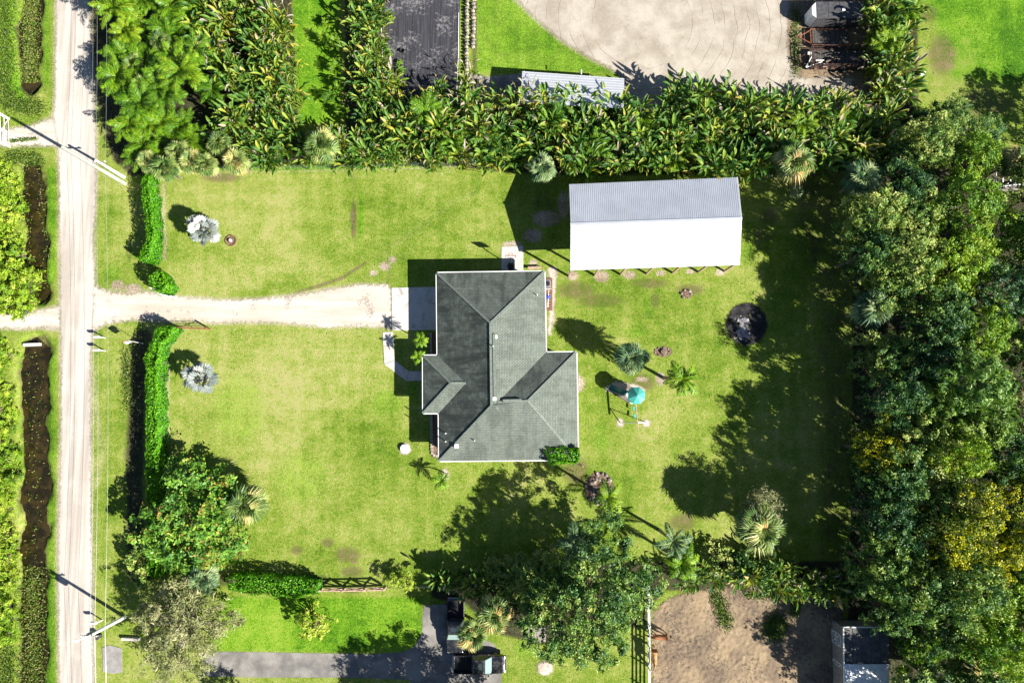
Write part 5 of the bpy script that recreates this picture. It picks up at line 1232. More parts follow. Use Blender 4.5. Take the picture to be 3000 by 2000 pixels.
def strip_weeds(n):
    xs_, ys_, zs_ = [], [], []
    for pts, w, k in (([(372, 1020), (376, 1200)], 18, 500), ([(14, -100), (20, 300)], 30, 4000), ([(20, 300), (120, 320)], 26, 1600), ([(30, 460), (120, 470)], 20, 1400), ([(30, 415), (110, 408)], 5, 300),
                      ([(500, 487), (1340, 478)], 7, 2600), ([(2490, 600), (2490, 1650)], 26, 1500), ([(20, 1900), (20, 2100)], 40, 2200), ([(2330, 20), (2330, 220)], 14, 900), ([(2095, 1735), (2130, 1830)], 20, 1500), ([(2275, 1820), (2265, 1850)], 26, 3600), ([(2335, 1750), (2325, 1800)], 14, 900), ([(2180, 1740), (2320, 1745)], 12, 900)):
        for (x0, y0), (x1, y1) in zip(pts[:-1], pts[1:]):
            kk = k // (len(pts) - 1)
            for _ in range(kk):
                t = RS.rand(); q = P(x0 + (x1 - x0) * t + RS.normal() * w * .55, y0 + (y1 - y0) * t + RS.normal() * w * .55)
                xs_.append(q.x); ys_.append(q.y); zs_.append(RS.uniform(0.03, 0.28))
    return np.array(xs_), np.array(ys_), np.array(zs_)
weeds('verge_weeds', 1, strip_weeds, 'leaf_weed', 0.24, 'loose weeds and tall grass on verges and under hedges')
def lawn_tufts(n):
    X = RS.uniform(-62, 62, n); Y = RS.uniform(-36, 52, n); a, b = to_px(X, Y)
    ok = np.ones(n, bool)
    for po in (ROAD, DRIVE, LEFTD1, LEFTD2, ARENA, YARD, ASPH, FABRIC, GREYYARD, PADDOCK, [(1230, 795), (1700, 795), (1700, 1352), (1230, 1352)], [(1115, 835), (1300, 835), (1300, 1120), (1115, 1120)]): ok &= ~(sdf(a, b, po) > -6)
    for d, w in zip(DITCHES, DW): ok &= seg_dist(a, b, d) > w * 1.9
    for f in FLOORS: ok &= ~inside(a, b, f)
    ok &= np.array([mnoise.noise((x * .5, y * .5, 7.0)) + RS.normal() * .12 > 0.12 for x, y in zip(X, Y)])
    return X[ok], Y[ok], RS.uniform(0.005, 0.035, ok.sum())
leafmat('leaf_grass', [(0.0, (0.07, 0.14, 0.018)), (0.4, (0.15, 0.22, 0.035)), (0.75, (0.24, 0.27, 0.075)), (1.0, (0.36, 0.31, 0.16))], 0.25)
weeds('lawn_tufts', 60000, lawn_tufts, 'leaf_grass', 0.17, 'short uneven tufts of grass all over the lawns')

# ================================================================== ROADSIDE
def pole(px, py, h, r, label, mat, cross=False, transformer=False):
    q = P(px, py); t = thing('utility_pole', label, 'utility pole', q)
    m = MB(); m.tube(q - Vector((0, 0, .2)), q + Vector((0, 0, h)), r * 1.25, r * 0.8, 12); m.build('shaft', MAT[mat], t, smooth=False)
    if cross:
        m = MB(); m.bar(q + Vector((-.9, 0, h - .5)), q + Vector((.9, 0, h - .5)), 0.1, 0.12); m.build('crossarm', MAT['wood_grey'], t)
        for s_ in (-.8, -.3, .8):
            m = MB(); m.lathe(q + Vector((s_, 0, h - .44)), [(.05, 0), (.07, .06), (.04, .16)], 8); m.build('insulator', MAT['white_paint'], t)
    if transformer:
        c_ = q + Vector((-.36, -.1, h - 1.7)); m = MB(); m.lathe(c_, [(.26, 0), (.28, .05), (.28, .8), (.2, .92), (.06, .96)], 14); m.build('transformer', MAT['grey_metal'], t, smooth=True)
        m = MB(); m.tube(q + Vector((0, 0, h - .9)), q + Vector((-1.3, -.5, h - .5)), 0.04, n=6).box(q + Vector((-1.45, -.55, h - .52)), (.5, .22, .12)); m.build('lamp_arm', MAT['white_paint'], t)
    return q
A = pole(366, 538, 11.5, 0.2, 'tall pale concrete utility pole by the upper hedge', 'concrete_pole')
B = pole(363, 519, 5.6, 0.16, 'short white stub pole beside the tall concrete pole', 'white_paint', cross=True)
D_ = pole(366, 1806, 7.0, 0.17, 'white utility pole with transformer at the lower left by the road', 'white_paint', cross=True, transformer=True)
N0 = P(352, -420); S0 = P(366, 3000)
m_n = 0
def wire(pts, z, dx, r=0.013, lab=''):
    m = MB(); n = 14
    for a, b in zip(pts[:-1], pts[1:]):
        sag = 0.55; q = []
        for i in range(n + 1):
            t = i / n; c_ = a.lerp(b, t); q.append(Vector((c_.x + dx, c_.y, z - sag * 4 * t * (1 - t))))
        m.path(q, r, 4)
    o = m.build('overhead_wire', MAT['grey_metal']); tag(o, lab, 'wire')
wire([N0, B, D_, S0], 5.15, -0.8, lab='overhead wire nearest the road along the verge'); wire([N0, B, D_, S0], 5.15, -0.3, lab='middle overhead wire along the verge'); wire([N0, B, D_, S0], 5.15, 0.8, lab='overhead wire nearest the hedge along the verge')
def mailbox(px, py, label, rz=0.0):
    q = P(px, py); t = thing('mailbox', label, 'mailbox', q)
    m = MB(); m.box(q + Vector((0, 0, .55)), (.1, .1, 1.1)).box(q + Vector((-.2, 0, 1.02)), (.6, .09, .07)); m.build('post', MAT['white_paint'], t)
    m = MB(); vs = []
    for x in (-.62, .0):
        for i in range(9):
            a = math.pi * i / 8; vs.append(q + Vector((x, .13 * math.cos(a), 1.2 + .13 * math.sin(a))))
        vs += [q + Vector((x, -.13, 1.06)), q + Vector((x, .13, 1.06))]
    n = 11; m.add(vs, [tuple(range(n)), tuple(range(2 * n - 1, n - 1, -1))] + [(i, n + i, n + (i + 1) % n, (i + 1) % n) for i in range(n)]); bx_ = m.build('box', MAT['white_vinyl'], t)
    m = MB(); m.box(q + Vector((-.35, -.15, 1.3)), (.04, .02, .26)); m.build('flag', MAT['red_plastic'], t)
mailbox(308, 990, 'white mailbox on a post by the driveway mouth'); mailbox(308, 1028, 'white mailbox on a post just below the driveway mailbox'); mailbox(300, 1815, 'white mailbox near the lower left utility pole')
q = P(295, 1860); m = MB(); m.box(q + Vector((0, 0, .4)), (.35, .35, .8)).box(q + Vector((0, 0, .84)), (.42, .42, .08)); tag(m.build('utility_pedestal', MAT['dark_grey']), 'small dark utility box standing by the lower left road edge', 'utility box')
a, b = P(360, 1868), P(412, 1870); m = MB(); m.bar(a + Vector((0, 0, .2)), b + Vector((0, 0, .2)), .3, .42); tag(m.build('culvert_headwall', MAT['concrete'], bevel=.03), 'short white concrete headwall beside the feathery tree', 'headwall')
a, b = P(68, 1010), P(116, 1008); m = MB(); m.bar(a + Vector((0, 0, -.15)), b + Vector((0, 0, -.15)), .35, .5); tag(m.build('culvert_headwall', MAT['concrete'], bevel=.03), 'concrete culvert headwall at the north end of the long ditch', 'headwall')
# striped flag on a bracket at the hedge
q = P(420, 1006); t = thing('garden_flag', 'small red white and blue flag on a pole at the hedge end', 'flag', q)
m = MB(); m.tube(q, q + Vector((0, 0, 3.0)), .03, n=6); m.build('pole', MAT['white_paint'], t)
for i in range(6):
    m = MB(); z0 = 2.85 - i * .13; vs = []
    for k in range(7):
        x = -.05 - k * .2; y = .12 * math.sin(k * 1.3) - .1 * i * .3; vs += [q + Vector((x, y, z0)), q + Vector((x, y - .04, z0 - .13))]
    m.add(vs, [(2 * k, 2 * k + 2, 2 * k + 3, 2 * k + 1) for k in range(6)]); m.build('stripe', MAT['red_plastic' if i % 2 == 0 else 'white_paint'], t)
m = MB(); m.box(q + Vector((-.3, .02, 2.68)), (.45, .03, .36)); m.build('canton', MAT['blue_plastic'], t)
# gates and fences
def pipe_gate(name, a, b, h, label, mat, nrail=5, r=0.03, brace=True):
    a, b = Vector(a), Vector(b); t = thing(name, label, 'gate', a)
    for i in range(nrail):
        z = .2 + (h - .2) * i / (nrail - 1); m = MB(); m.tube(a + Vector((0, 0, z)), b + Vector((0, 0, z)), r, n=6); m.build('rail', MAT[mat], t)
    for k in (0, .5, 1):
        q = a.lerp(b, k); m = MB(); m.tube(q + Vector((0, 0, .02 if k != .5 else .2)), q + Vector((0, 0, h)), r, n=6); m.build('upright', MAT[mat], t)
    if brace:
        m = MB(); m.tube(a + Vector((0, 0, .2)), b + Vector((0, 0, h)), r, n=6); m.build('brace', MAT[mat], t)
    for q in (a, b):
        d = (q - (b if q == a else a)).normalized() * .16; m = MB(); m.box(q + d + Vector((0, 0, h / 2 + .1)), (.14, .14, h + .2)); m.build('post', MAT[mat], t)
pipe_gate('farm_gate', P(530, 962), P(612, 964), 1.3, 'rusty brown pipe gate standing open along the driveway', 'rust')
pipe_gate('farm_gate', P(27, 352), P(30, 428), 2.2, 'white tall farm gate across the upper left track', 'white_paint', nrail=4)
a, b = P(488, 862), P(520, 874)
t = thing('rail_fence', 'short white rail under the rounded hedge piece at the driveway', 'fence', P(455, 848))
for p0, p1 in ((P(455, 848), P(484, 866)), (P(484, 866), P(512, 872))):
    for z in (.5, 1.0):
        m = MB(); m.bar(p0 + Vector((0, 0, z)), p1 + Vector((0, 0, z)), .06, .14); m.build('rail', MAT['white_paint'], t)
for p0 in (P(455, 848), P(484, 866), P(512, 872)):
    m = MB(); m.box(p0 + Vector((0, 0, .6)), (.13, .13, 1.2)); m.build('post', MAT['white_paint'], t)
# rustic wooden gate with crossed braces
t = thing('rustic_gate', 'rustic wooden gate with crossed braces set in the southern boundary', 'gate', P(1040, 1718))
gp = [P(946, 1721), P(1012, 1721), P(1072, 1720), P(1130, 1718)]
for q in gp:
    m = MB(); m.box(q + Vector((0, 0, .75)), (.2, .2, 1.5)); m.build('post', MAT['wood_pale'], t)
for a, b in zip(gp[:-1], gp[1:]):
    for z in (.25, 1.35):
        m = MB(); m.bar(a + Vector((0, 0, z)), b + Vector((0, 0, z)), .12, .16); m.build('rail', MAT['wood_pale'], t)
    m = MB(); m.bar(a + Vector((0, .04, .25)), b + Vector((0, .04, 1.35)), .08, .14); m.build('brace', MAT['wood_pale'], t)
    m = MB(); m.bar(a + Vector((0, -.05, 1.35)), b + Vector((0, -.05, .25)), .08, .14); m.build('brace', MAT['wood_pale'], t)
def wire_fence(pts, label, n_, mat='wood_grey', h=1.2, rails=(.4, .8, 1.15), r=.012):
    pts = [P(*q) for q in pts]; t = thing('wire_fence', label, 'fence', pts[0])
    for a, b in zip(pts[:-1], pts[1:]):
        for z in rails:
            m = MB(); m.tube(a + Vector((0, 0, z)), b + Vector((0, 0, z)), r, n=4); m.build('wire', MAT['grey_metal'], t)
        k = max(1, int((b - a).length / n_))
        for i in range(k + 1):
            q = a.lerp(b, i / k); m = MB(); m.tube(q, q + Vector((0, 0, h)), .05, n=6); m.build('post', MAT[mat], t)
wire_fence([(1132, 1716), (1270, 1712)], 'thin wire fence between the yellow green shrubs and the plant row', 2.2)
wire_fence([(500, 498), (900, 496), (1330, 486), (1480, 480)], 'thin wire fence along the foot of the northern plant row', 3.2)
wire_fence([(2682, 1880), (2686, 2080)], 'thin post fence south of the woods beside the shed', 2.0, 'wood_pale')
# white four rail paddock fence
fp = [P(1896, 1700), P(1896, 1760), P(1897, 1822), P(1897, 1885), P(1898, 1950), P(1898, 2015), P(1899, 2080)]
t = thing('paddock_fence', 'white vinyl rail fence between lawn and horse paddock', 'fence', fp[0])
for q in fp:
    m = MB(); m.box(q + Vector((0, 0, .75)), (.13, .13, 1.5)).lathe(q + Vector((0, 0, 1.5)), [(.1, 0), (.0, .1)], 4, rz=.785); m.build('post', MAT['white_vinyl'], t)
for a, b in zip(fp[:-1], fp[1:]):
    for z in (.32, .68, 1.04, 1.38):
        m = MB(); m.bar(a + Vector((0, 0, z)), b + Vector((0, 0, z)), .045, .15); m.build('rail', MAT['white_vinyl'], t)
# white rail landing at right edge
t = thing('rail_landing', 'grey timber landing with white rails at the right edge above the woods', 'landing', P(2960, 545))
for k in range(5):
    m = MB(); m.bar(P(2912, 548 + k * 3.4, .9), P(3050, 535 + k * 3.4, .9), .12, .05); m.build('plank', MAT['white_paint' if k == 0 else 'wood_grey'], t)
for x_ in (2918, 2938, 2960, 2980, 3005, 3035):
    q = P(x_, 546 - (x_ - 2918) * .08, 0); m = MB(); m.box(q + Vector((0, 0, .45)), (.12, .12, .9)).bar(P(x_, 535 - (x_ - 2918) * .08, .9), P(x_, 500 - (x_ - 2918) * .05, 1.9), .1, .1); m.build('post', MAT['white_paint'], t)
m = MB(); m.bar(P(2928, 497, 1.95), P(3060, 488, 1.95), .14, .1); m.build('handrail', MAT['white_paint'], t)

# ================================================================== YARD THINGS
def lid(px, py, r, h, label, mat):
    q = P(px, py); m = MB(); m.lathe(q, [(r, 0), (r, h * .8), (r * .94, h), (r * .3, h * 1.05)], 24); return tag(m.build('septic_lid', MAT[mat], bevel=0), label, 'lid')
lid(1186, 1313, .5, .35, 'round white concrete lid in a sandy ring west of the house', 'white_paint')
q = P(677, 705); t = thing('well_pipe', 'short white pipe in the round mulch ring near the silver palm', 'pipe', q)
m = MB(); m.lathe(q, [(.14, 0), (.14, .35), (.1, .4), (.1, .3)], 14); m.build('casing', MAT['white_paint'], t)
m = MB(); m.lathe(q + Vector((-.25, .05, 0)), [(.16, 0), (.18, .18), (.05, .2)], 12); m.build('valve_box', MAT['black_metal'], t)
t = thing('edging_ring', 'brown edging ring round the well pipe on the west lawn', 'edging', q)
for i in range(16):
    a = 2 * math.pi * i / 16; m = MB(); m.box(q + Vector((.62 * math.cos(a), .62 * math.sin(a), .05)), (.1, .25, .16), rz=a); m.build('stone', MAT['wood_brown'], t)
def rock_mesh(seed):
    bm = bmesh.new(); bmesh.ops.create_icosphere(bm, subdivisions=1, radius=.5)
    for v in bm.verts:
        k = 1 + .35 * mnoise.noise(v.co * 2.2 + Vector((seed * 7, 0, 0))); v.co *= k; v.co.z *= .65
    me = bpy.data.meshes.new('rock'); bm.to_mesh(me); bm.free(); return me
ROCKS = []
for i in range(5):
    r_ = rock_mesh(i); r_.materials.append(MAT['rock_pale' if i % 2 else 'rock_grey']); ROCKS.append(r_)
def rocks(pts, smin, smax, label, group, z=.02):
    for a, b in pts:
        q = P(a, b); s = RS.uniform(smin, smax); o = link('rock', ROCKS[RS.randint(5)], None, (q.x, q.y, z + s * .2), (0, 0, RS.uniform(0, 6.28)), (s, s * RS.uniform(.7, 1.1), s)); tag(o, label, 'rock', group)
rocks([(1755 + 40 * math.sqrt(u) * math.cos(a), 1430 + 46 * math.sqrt(u) * math.sin(a)) for u, a in [(RS.rand(), RS.uniform(0, 6.28)) for _ in range(60)]], .18, .5, 'loose stone in the round bed under the yellow frond coconut palm', 'stones of the round bed')
rocks([(1738 + 14 * i % 30, 1455 + (i * 7) % 22) for i in range(6)], .4, .7, 'larger pale stone at the lower edge of the round bed', 'larger stones of the round bed')
rocks([(1940 + 22 * math.cos(i * .7), 1030 + 12 * math.sin(i * .7)) for i in range(9)], .15, .3, 'small stone round the dark stump bed right of the fan palm', 'stones of the stump bed')
rocks([(2010 + 14 * math.cos(i * 1.1), 862 + 12 * math.sin(i * 1.1)) for i in range(6)], .25, .45, 'brown stone in the little heap south of the barn', 'stones of the little heap')
rocks([(1385 + RS.uniform(-8, 22), 228 + RS.uniform(-8, 18)) for i in range(9)], .5, 1.0, 'dark boulder at the south end of the block wall', 'boulders at the wall end')
rocks([(2180 + RS.uniform(-30, 20), 960 + RS.uniform(-40, 40)) for i in range(26)], .1, .28, 'charred chunk lying in the burn pile', 'chunks of the burn pile')
rocks([(1720 + RS.uniform(-8, 8), 135 + RS.uniform(-60, 40)) for i in range(0)], .1, .2, 'x', 'x')
# long wall of pale blocks between fabric and field
t = thing('block_wall', 'long low wall of pale rounded blocks beside the black fabric', 'wall', P(1372, 100))
for i in range(30):
    y_ = -60 + i * 9.6; q = P(1369 - (y_ - 0) * .008 + RS.uniform(-1, 1), y_); 
    o = link('block', ROCKS[i % 5], t, (q.x - ORG[t.name].x, q.y - ORG[t.name].y, .3), (0, 0, RS.uniform(-.3, .3)), (.55, .42, .95))
t = thing('block_row', 'row of grey white blocks right of the long pale wall', 'wall', P(1388, 60))
for i in range(20):
    y_ = -60 + i * 10.5; q = P(1388 - y_ * .01 + RS.uniform(-1.5, 1.5), y_)
    link('block', ROCKS[(i + 2) % 5], t, (q.x - ORG[t.name].x, q.y - ORG[t.name].y, .2), (0, 0, RS.uniform(-.4, .4)), (.6, .5, .7))
# irrigation pipes, hose, buckets on the fabric
def pipe(name, pts, r, label, mat='white_paint', z=.05, cat='pipe'):
    m = MB(); m.path([P(a, b) + Vector((0, 0, z)) for a, b in pts], r, 6); return tag(m.build(name, MAT[mat]), label, cat)
pipe('irrigation_pipe', [(1110, -40), (1116, 60), (1122, 180), (1133, 310)], .05, 'white irrigation pipe along the left edge of the black fabric')
pipe('irrigation_pipe', [(1344, 38), (1343, 160), (1337, 290)], .035, 'white irrigation pipe along the right edge of the black fabric')
pipe('irrigation_pipe', [(1130, 300), (1190, 315)], .03, 'short white pipe across the foot of the black fabric')
m = MB(); c0 = P(1143, 232); pts = [c0 + Vector(((.3 + .12 * math.sin(i * .9)) * math.cos(i * .55) , (.65 + .15 * math.cos(i)) * math.sin(i * .55), .05 + .01 * i)) for i in range(46)]; m.path(pts, .028, 5); tag(m.build('garden_hose', MAT['hose_teal']), 'tangled teal hose lying on the black fabric', 'hose')
for i, (a, b) in enumerate([(1180, 152), (1140, 4)]):
    q = P(a, b); t = thing('bucket', 'black bucket on its side in the middle of the fabric' if i == 0 else 'black bucket near the top edge of the fabric', 'bucket', q)
    m = MB(); m.lathe(q, [(.2, 0), (.25, .4), (.22, .38), (.18, .05)], 14); m.build('shell', MAT['black_metal'], t)
m = MB(); c0 = P(2241, 518); pts = [c0 + Vector((.42 * math.cos(i * .4), .42 * math.sin(i * .4), .04 + .008 * i)) for i in range(34)]; m.path(pts, .03, 5); tag(m.build('coiled_hose', MAT['green_plastic']), 'coiled green hose on the shaded grass near the barn corner', 'hose')
q = P(2278, 297); m = MB(); m.lathe(q, [(.18, 0), (.25, .35), (.22, .34), (.16, .04)], 14); tag(m.build('feed_bucket', MAT['red_plastic']), 'small red bucket on the shaded sand', 'bucket')
q = P(2702, 216, .3); m = MB(); m.box(q, (.7, .4, .4), rz=.3); tag(m.build('feed_sack', MAT['white_paint'], bevel=.12), 'white sack at the edge of the green field', 'sack')
# stump and white marker right of the fan palm
q = P(1943, 1030); m = MB(); m.lathe(q, [(.42, 0), (.34, .2), (.3, .28), (.05, .29)], 11); tag(m.build('tree_stump', MAT['bark']), 'low sawn stump in the dark oval bed right of the fan palm', 'stump')
# basketball hoop
q = P(1497, 781); bb = P(1496, 751, 2.95)
t = thing('basketball_hoop', 'portable basketball hoop on the small concrete court behind the house', 'basketball hoop', q)
m = MB(); m.lathe(q + Vector((0, 0, .06)), [(.42, 0), (.45, .1), (.36, .26), (.1, .3)], 16, sx=.95, sy=1.15); m.build('base', MAT['black_metal'], t, smooth=True)
m = MB(); m.path([q + Vector((0, .1, .2)), q + Vector((0, .25, 2.2)), Vector((bb.x, bb.y - .15, 2.9))], .06, 8); m.build('pole', MAT['black_metal'], t)
m = MB(); m.box(bb, (1.2, .05, .8)); bd = m.build('backboard', MAT['white_paint'], t)
m = MB()
for s_ in (-1, 1): m.box(bb + Vector((s_ * .59, .005, 0)), (.06, .08, .84)).box(bb + Vector((0, .005, s_ * .4)), (1.2, .08, .06)).box(bb + Vector((s_ * .25, .03, -.1)), (.05, .04, .4))
m.build('border', MAT['rust'], bd)
m = MB(); rc = bb + Vector((0, .3, -.28))
for i in range(14):
    a, b = 2 * math.pi * i / 14, 2 * math.pi * (i + 1) / 14; m.tube(rc + Vector((.23 * math.cos(a), .23 * math.sin(a), 0)), rc + Vector((.23 * math.cos(b), .23 * math.sin(b), 0)), .016, n=5)
m.build('rim', MAT['red_plastic'], t)
m = MB()
for i in range(10):
    a = 2 * math.pi * i / 10; b = a + .35; m.tube(rc + Vector((.22 * math.cos(a), .22 * math.sin(a), 0)), rc + Vector((.13 * math.cos(b), .13 * math.sin(b), -.4)), .008, n=3)
m.build('net', MAT['white_paint'], t)
# play set
tz = 2.15; tc = P(1866, 1158, 3.0); tb = Vector((tc.x, tc.y, 0))
t = thing('play_tower', 'octagonal play tower with teal canopy and green slide', 'playset', tb)
rr = 1.02
for k in range(8):
    a0, a1 = math.pi / 8 + k * math.pi / 4, math.pi / 8 + (k + 1) * math.pi / 4
    m = MB(); e0 = Vector((tb.x + rr * math.cos(a0), tb.y + rr * math.sin(a0), 2.75)); e1 = Vector((tb.x + rr * math.cos(a1), tb.y + rr * math.sin(a1), 2.75)); ap = Vector((tb.x, tb.y, 3.35))
    m.add([e0, e1, ap, e0 - Vector((0, 0, .12)), e1 - Vector((0, 0, .12))], [(0, 1, 2), (3, 4, 1, 0)]); m.build('canopy_panel', MAT['teal'], t)
    q0 = Vector((tb.x + .85 * math.cos(a0), tb.y + .85 * math.sin(a0), 0)); m = MB(); m.tube(q0, q0 + Vector((0, 0, 2.8)), .05, n=6); m.build('post', MAT['green_plastic'], t)
    q1 = Vector((tb.x + .85 * math.cos(a1), tb.y + .85 * math.sin(a1), 0))
    if k not in (3,):
        m = MB(); m.bar(q0 + Vector((0, 0, 1.55)), q1 + Vector((0, 0, 1.55)), .04, .45); m.build('guard_panel', MAT['white_paint'], t)
m = MB(); m.lathe((tb.x, tb.y, 1.25), [(.95, 0), (1.0, .04), (1.0, .1), (.9, .12)], 8, rz=math.pi / 8); m.build('deck', MAT['white_paint'], t)
s0 = Vector((tb.x - .9, tb.y + .25, 1.3)); s1 = P(1785, 1133, .25); sdv = (s1 - s0); sx_ = Vector((-sdv.y, sdv.x, 0)).normalized()
m = MB(); n = 14; vs = []
for i in range(n + 1):
    u = i / n; c_ = s0.lerp(s1, u); c_.z = .25 + 1.05 * (1 - u) ** 1.2 + .1 * math.sin(u * 7)
    for k, (o_, z_) in enumerate(((-.34, .26), (-.3, .02), (0, -.03), (.3, .02), (.34, .26))): vs.append(c_ + sx_ * o_ + Vector((0, 0, z_)))
m.add(vs, [(i * 5 + k, i * 5 + k + 1, i * 5 + 6 + k, i * 5 + 5 + k) for i in range(n) for k in range(4)]); sl = m.build('slide', MAT['green_plastic'], t, smooth=True)
so = sl.modifiers.new('t', 'SOLIDIFY'); so.thickness = .03
m = MB(); m.tube(s0 + Vector((.1, .35, .1)), P(1835, 1118, 0) + Vector((0, 0, 0)), .03, n=6); m.build('ladder_rail', MAT['black_metal'], t)
sb0, sb1 = Vector((tb.x, tb.y - 1.0, 2.35)), P(1870, 1257, 2.35)
t = thing('swing_frame', 'pale swing beam with splayed end legs below the play tower', 'swing set', Vector((sb1.x, sb1.y, 0)))
m = MB(); m.bar(sb0, sb1, .1, .14); m.build('beam', MAT['wood_pale'], t)
for a, b in ((1817, 1238), (1896, 1238)):
    f = P(a, b); tp_ = P(1868, 1237, 2.3); m = MB(); m.tube(f, tp_, .05, n=8); m.build('leg', MAT['white_paint'], t)
for a, b in ((1857, 1196), (1860, 1218)):
    s_ = P(a, b, .55); bm_ = Vector((sb0.x, s_.y, 2.3))
    m = MB(); m.tube(Vector((s_.x, s_.y - .22, .6)), bm_ + Vector((0, -.22, 0)), .012, n=4).tube(Vector((s_.x, s_.y + .22, .6)), bm_ + Vector((0, .22, 0)), .012, n=4); ch = m.build('chain', MAT['grey_metal'], t)
    m = MB(); m.box(s_, (.24, .5, .05)); m.build('seat', MAT['teal'], t, bevel=.02)
# picnic table under the great tree
q = P(1573, 1852); t = thing('picnic_table', 'small grey picnic table at the left edge of the great dark tree', 'table', q)
for k in range(5):
    m = MB(); m.box(q + Vector((-.4 + k * .2, 0, .75)), (.18, 1.7, .05)); m.build('plank', MAT['wood_grey'], t)
for s_ in (-1, 1):
    m = MB(); m.box(q + Vector((s_ * .85, 0, .45)), (.26, 1.7, .05)); m.build('bench_seat', MAT['wood_grey'], t)
    m = MB(); m.bar(q + Vector((-.8, s_ * .6, .02)), q + Vector((.3, s_ * .6, .73)), .07, .09).bar(q + Vector((.8, s_ * .6, .02)), q + Vector((-.3, s_ * .6, .73)), .07, .09).bar(q + Vector((-.9, s_ * .6, .4)), q + Vector((.9, s_ * .6, .4)), .07, .09); m.build('leg', MAT['wood_grey'], t)

# ================================================================== VEHICLES
def wheel(parent, c_, r, w, axis='y', rimmat='rim'):
    m = MB(); ax = Vector((0, w / 2, 0)); m.tube(Vector(c_) - ax, Vector(c_) + ax, r, n=18); wl = m.build('wheel', MAT['rubber'], parent, bevel=.03)
    m = MB(); m.tube(Vector(c_) - ax * 1.04, Vector(c_) + ax * 1.04, r * .6, n=12); m.build('rim', MAT[rimmat], wl)
def pickup(px, py, rz, label, paint):
    q = P(px, py); t = thing('pickup_truck', label, 'pickup truck', q, rz=rz)
    Lh, Wd = 2.85, .98
    def outline(y, x0, x1, rnd): pass
    # lower body as lofted cross sections: x, half width, z bottom, z top
    secs = [(-2.85, .9, .55, .95), (-2.8, .97, .5, 1.12), (-1.0, 1.0, .45, 1.15), (1.05, 1.0, .45, 1.15), (1.7, 1.0, .45, 1.13), (2.5, .97, .45, 1.06), (2.78, .86, .5, .98), (2.86, .74, .56, .86)]
    def loft(secs, mat, name, bevel=.05):
        m = MB(); vs = []
        for x, w, z0, z1 in secs: vs += [(x, -w, z0), (x, -w * 1.02, (z0 + z1) / 2), (x, -w * .94, z1), (x, 0, z1 + .035 * (x > 1)), (x, w * .94, z1), (x, w * 1.02, (z0 + z1) / 2), (x, w, z0)]
        fs = [(i * 7 + k, (i + 1) * 7 + k, (i + 1) * 7 + (k + 1) % 7, i * 7 + (k + 1) % 7) for i in range(len(secs) - 1) for k in range(7)]
        fs += [tuple(range(7)), tuple(range(len(secs) * 7 - 1, len(secs) * 7 - 8, -1))]
        m.add(vs, fs); return m.build(name, MAT[mat], t, bevel=bevel)
    hood = loft([s for s in secs if s[0] >= 1.0], paint, 'hood')
    loft([(-.82, 1.0, .45, 1.15), (1.02, 1.0, .45, 1.15)], paint, 'body', .03)
    # bed: walls, floor, tailgate
    m = MB(); m.box((-1.83, .93, .85), (2.0, .13, .62)).box((-1.83, -.93, .85), (2.0, .13, .62)).box((-.87, 0, .85), (.08, 1.75, .62)); m.build('bed_wall', MAT[paint], t, bevel=.03)
    m = MB(); m.box((-1.83, 0, .62), (1.95, 1.72, .08)); m.build('bed_floor', MAT['black_metal'], t)
    m = MB(); m.box((-2.82, 0, .86), (.08, 1.96, .6)); m.build('tailgate', MAT[paint], t, bevel=.02)
    # cab: tapered
    def frust(x0, x1, w0, z0, x2, x3, w1, z1):
        m = MB(); m.add([(x0, -w0, z0), (x1, -w0, z0), (x1, w0, z0), (x0, w0, z0), (x2, -w1, z1), (x3, -w1, z1), (x3, w1, z1), (x2, w1, z1)], [(3, 2, 1, 0), (4, 5, 6, 7), (0, 1, 5, 4), (1, 2, 6, 5), (2, 3, 7, 6), (3, 0, 4, 7)]); return m
    frust(-.84, 1.35, .95, 1.14, -.7, .55, .76, 1.78).build('cab_glass', MAT['glass'], t)
    frust(-.74, .6, .79, 1.72, -.66, .52, .73, 1.83).build('cab_roof', MAT[paint], t, bevel=.05)
    m = MB(); m.add([(1.33, -.86, 1.17), (1.33, .86, 1.17), (.63, .7, 1.74), (.63, -.7, 1.74)], [(0, 1, 2, 3)])
    m.v = [(x + .03, y, z + .025) for x, y, z in m.v]; m.build('windshield', MAT['windshield'], t)
    for s_ in (-1, 1):
        m = MB(); m.bar((1.38, s_ * .93, 1.16), (.6, s_ * .75, 1.76), .07, .07).bar((-.8, s_ * .93, 1.16), (-.7, s_ * .76, 1.78), .1, .08).bar((.1, s_ * .94, 1.16), (.05, s_ * .77, 1.76), .06, .06); m.build('pillar', MAT[paint], t)
        m = MB(); m.box((1.0, s_ * 1.12, 1.2), (.14, .22, .18)); m.build('mirror', MAT['black_metal'], t, bevel=.03)
        m = MB(); m.box((2.72, s_ * .72, .88), (.22, .3, .16)); m.build('headlight', MAT['rim'], t, bevel=.03)
        m = MB(); m.box((-2.84, s_ * .9, .95), (.09, .14, .34)); m.build('taillight', MAT['red_plastic'], t)
        for x in (-1.75, 1.75): wheel(t, (x, s_ * .86, .4), .4, .28)
    m = MB(); m.box((2.88, 0, .62), (.16, 1.75, .22)); m.build('bumper', MAT['dark_grey'], t, bevel=.04)
    m = MB(); m.box((-2.95, 0, .58), (.18, 1.8, .18)); m.build('bumper', MAT['rim'], t, bevel=.03)
    m = MB(); m.box((.1, 0, 1.845), (.5, .9, .012)); m.build('sunroof', MAT['glass'], t)
    return t
pickup(1406, 1936, 0, 'black pickup parked facing right on the asphalt drive', 'black_paint')
pickup(1336, 1826, -math.pi / 2, 'dark charcoal pickup half hidden under the fan palms', 'charcoal_paint')
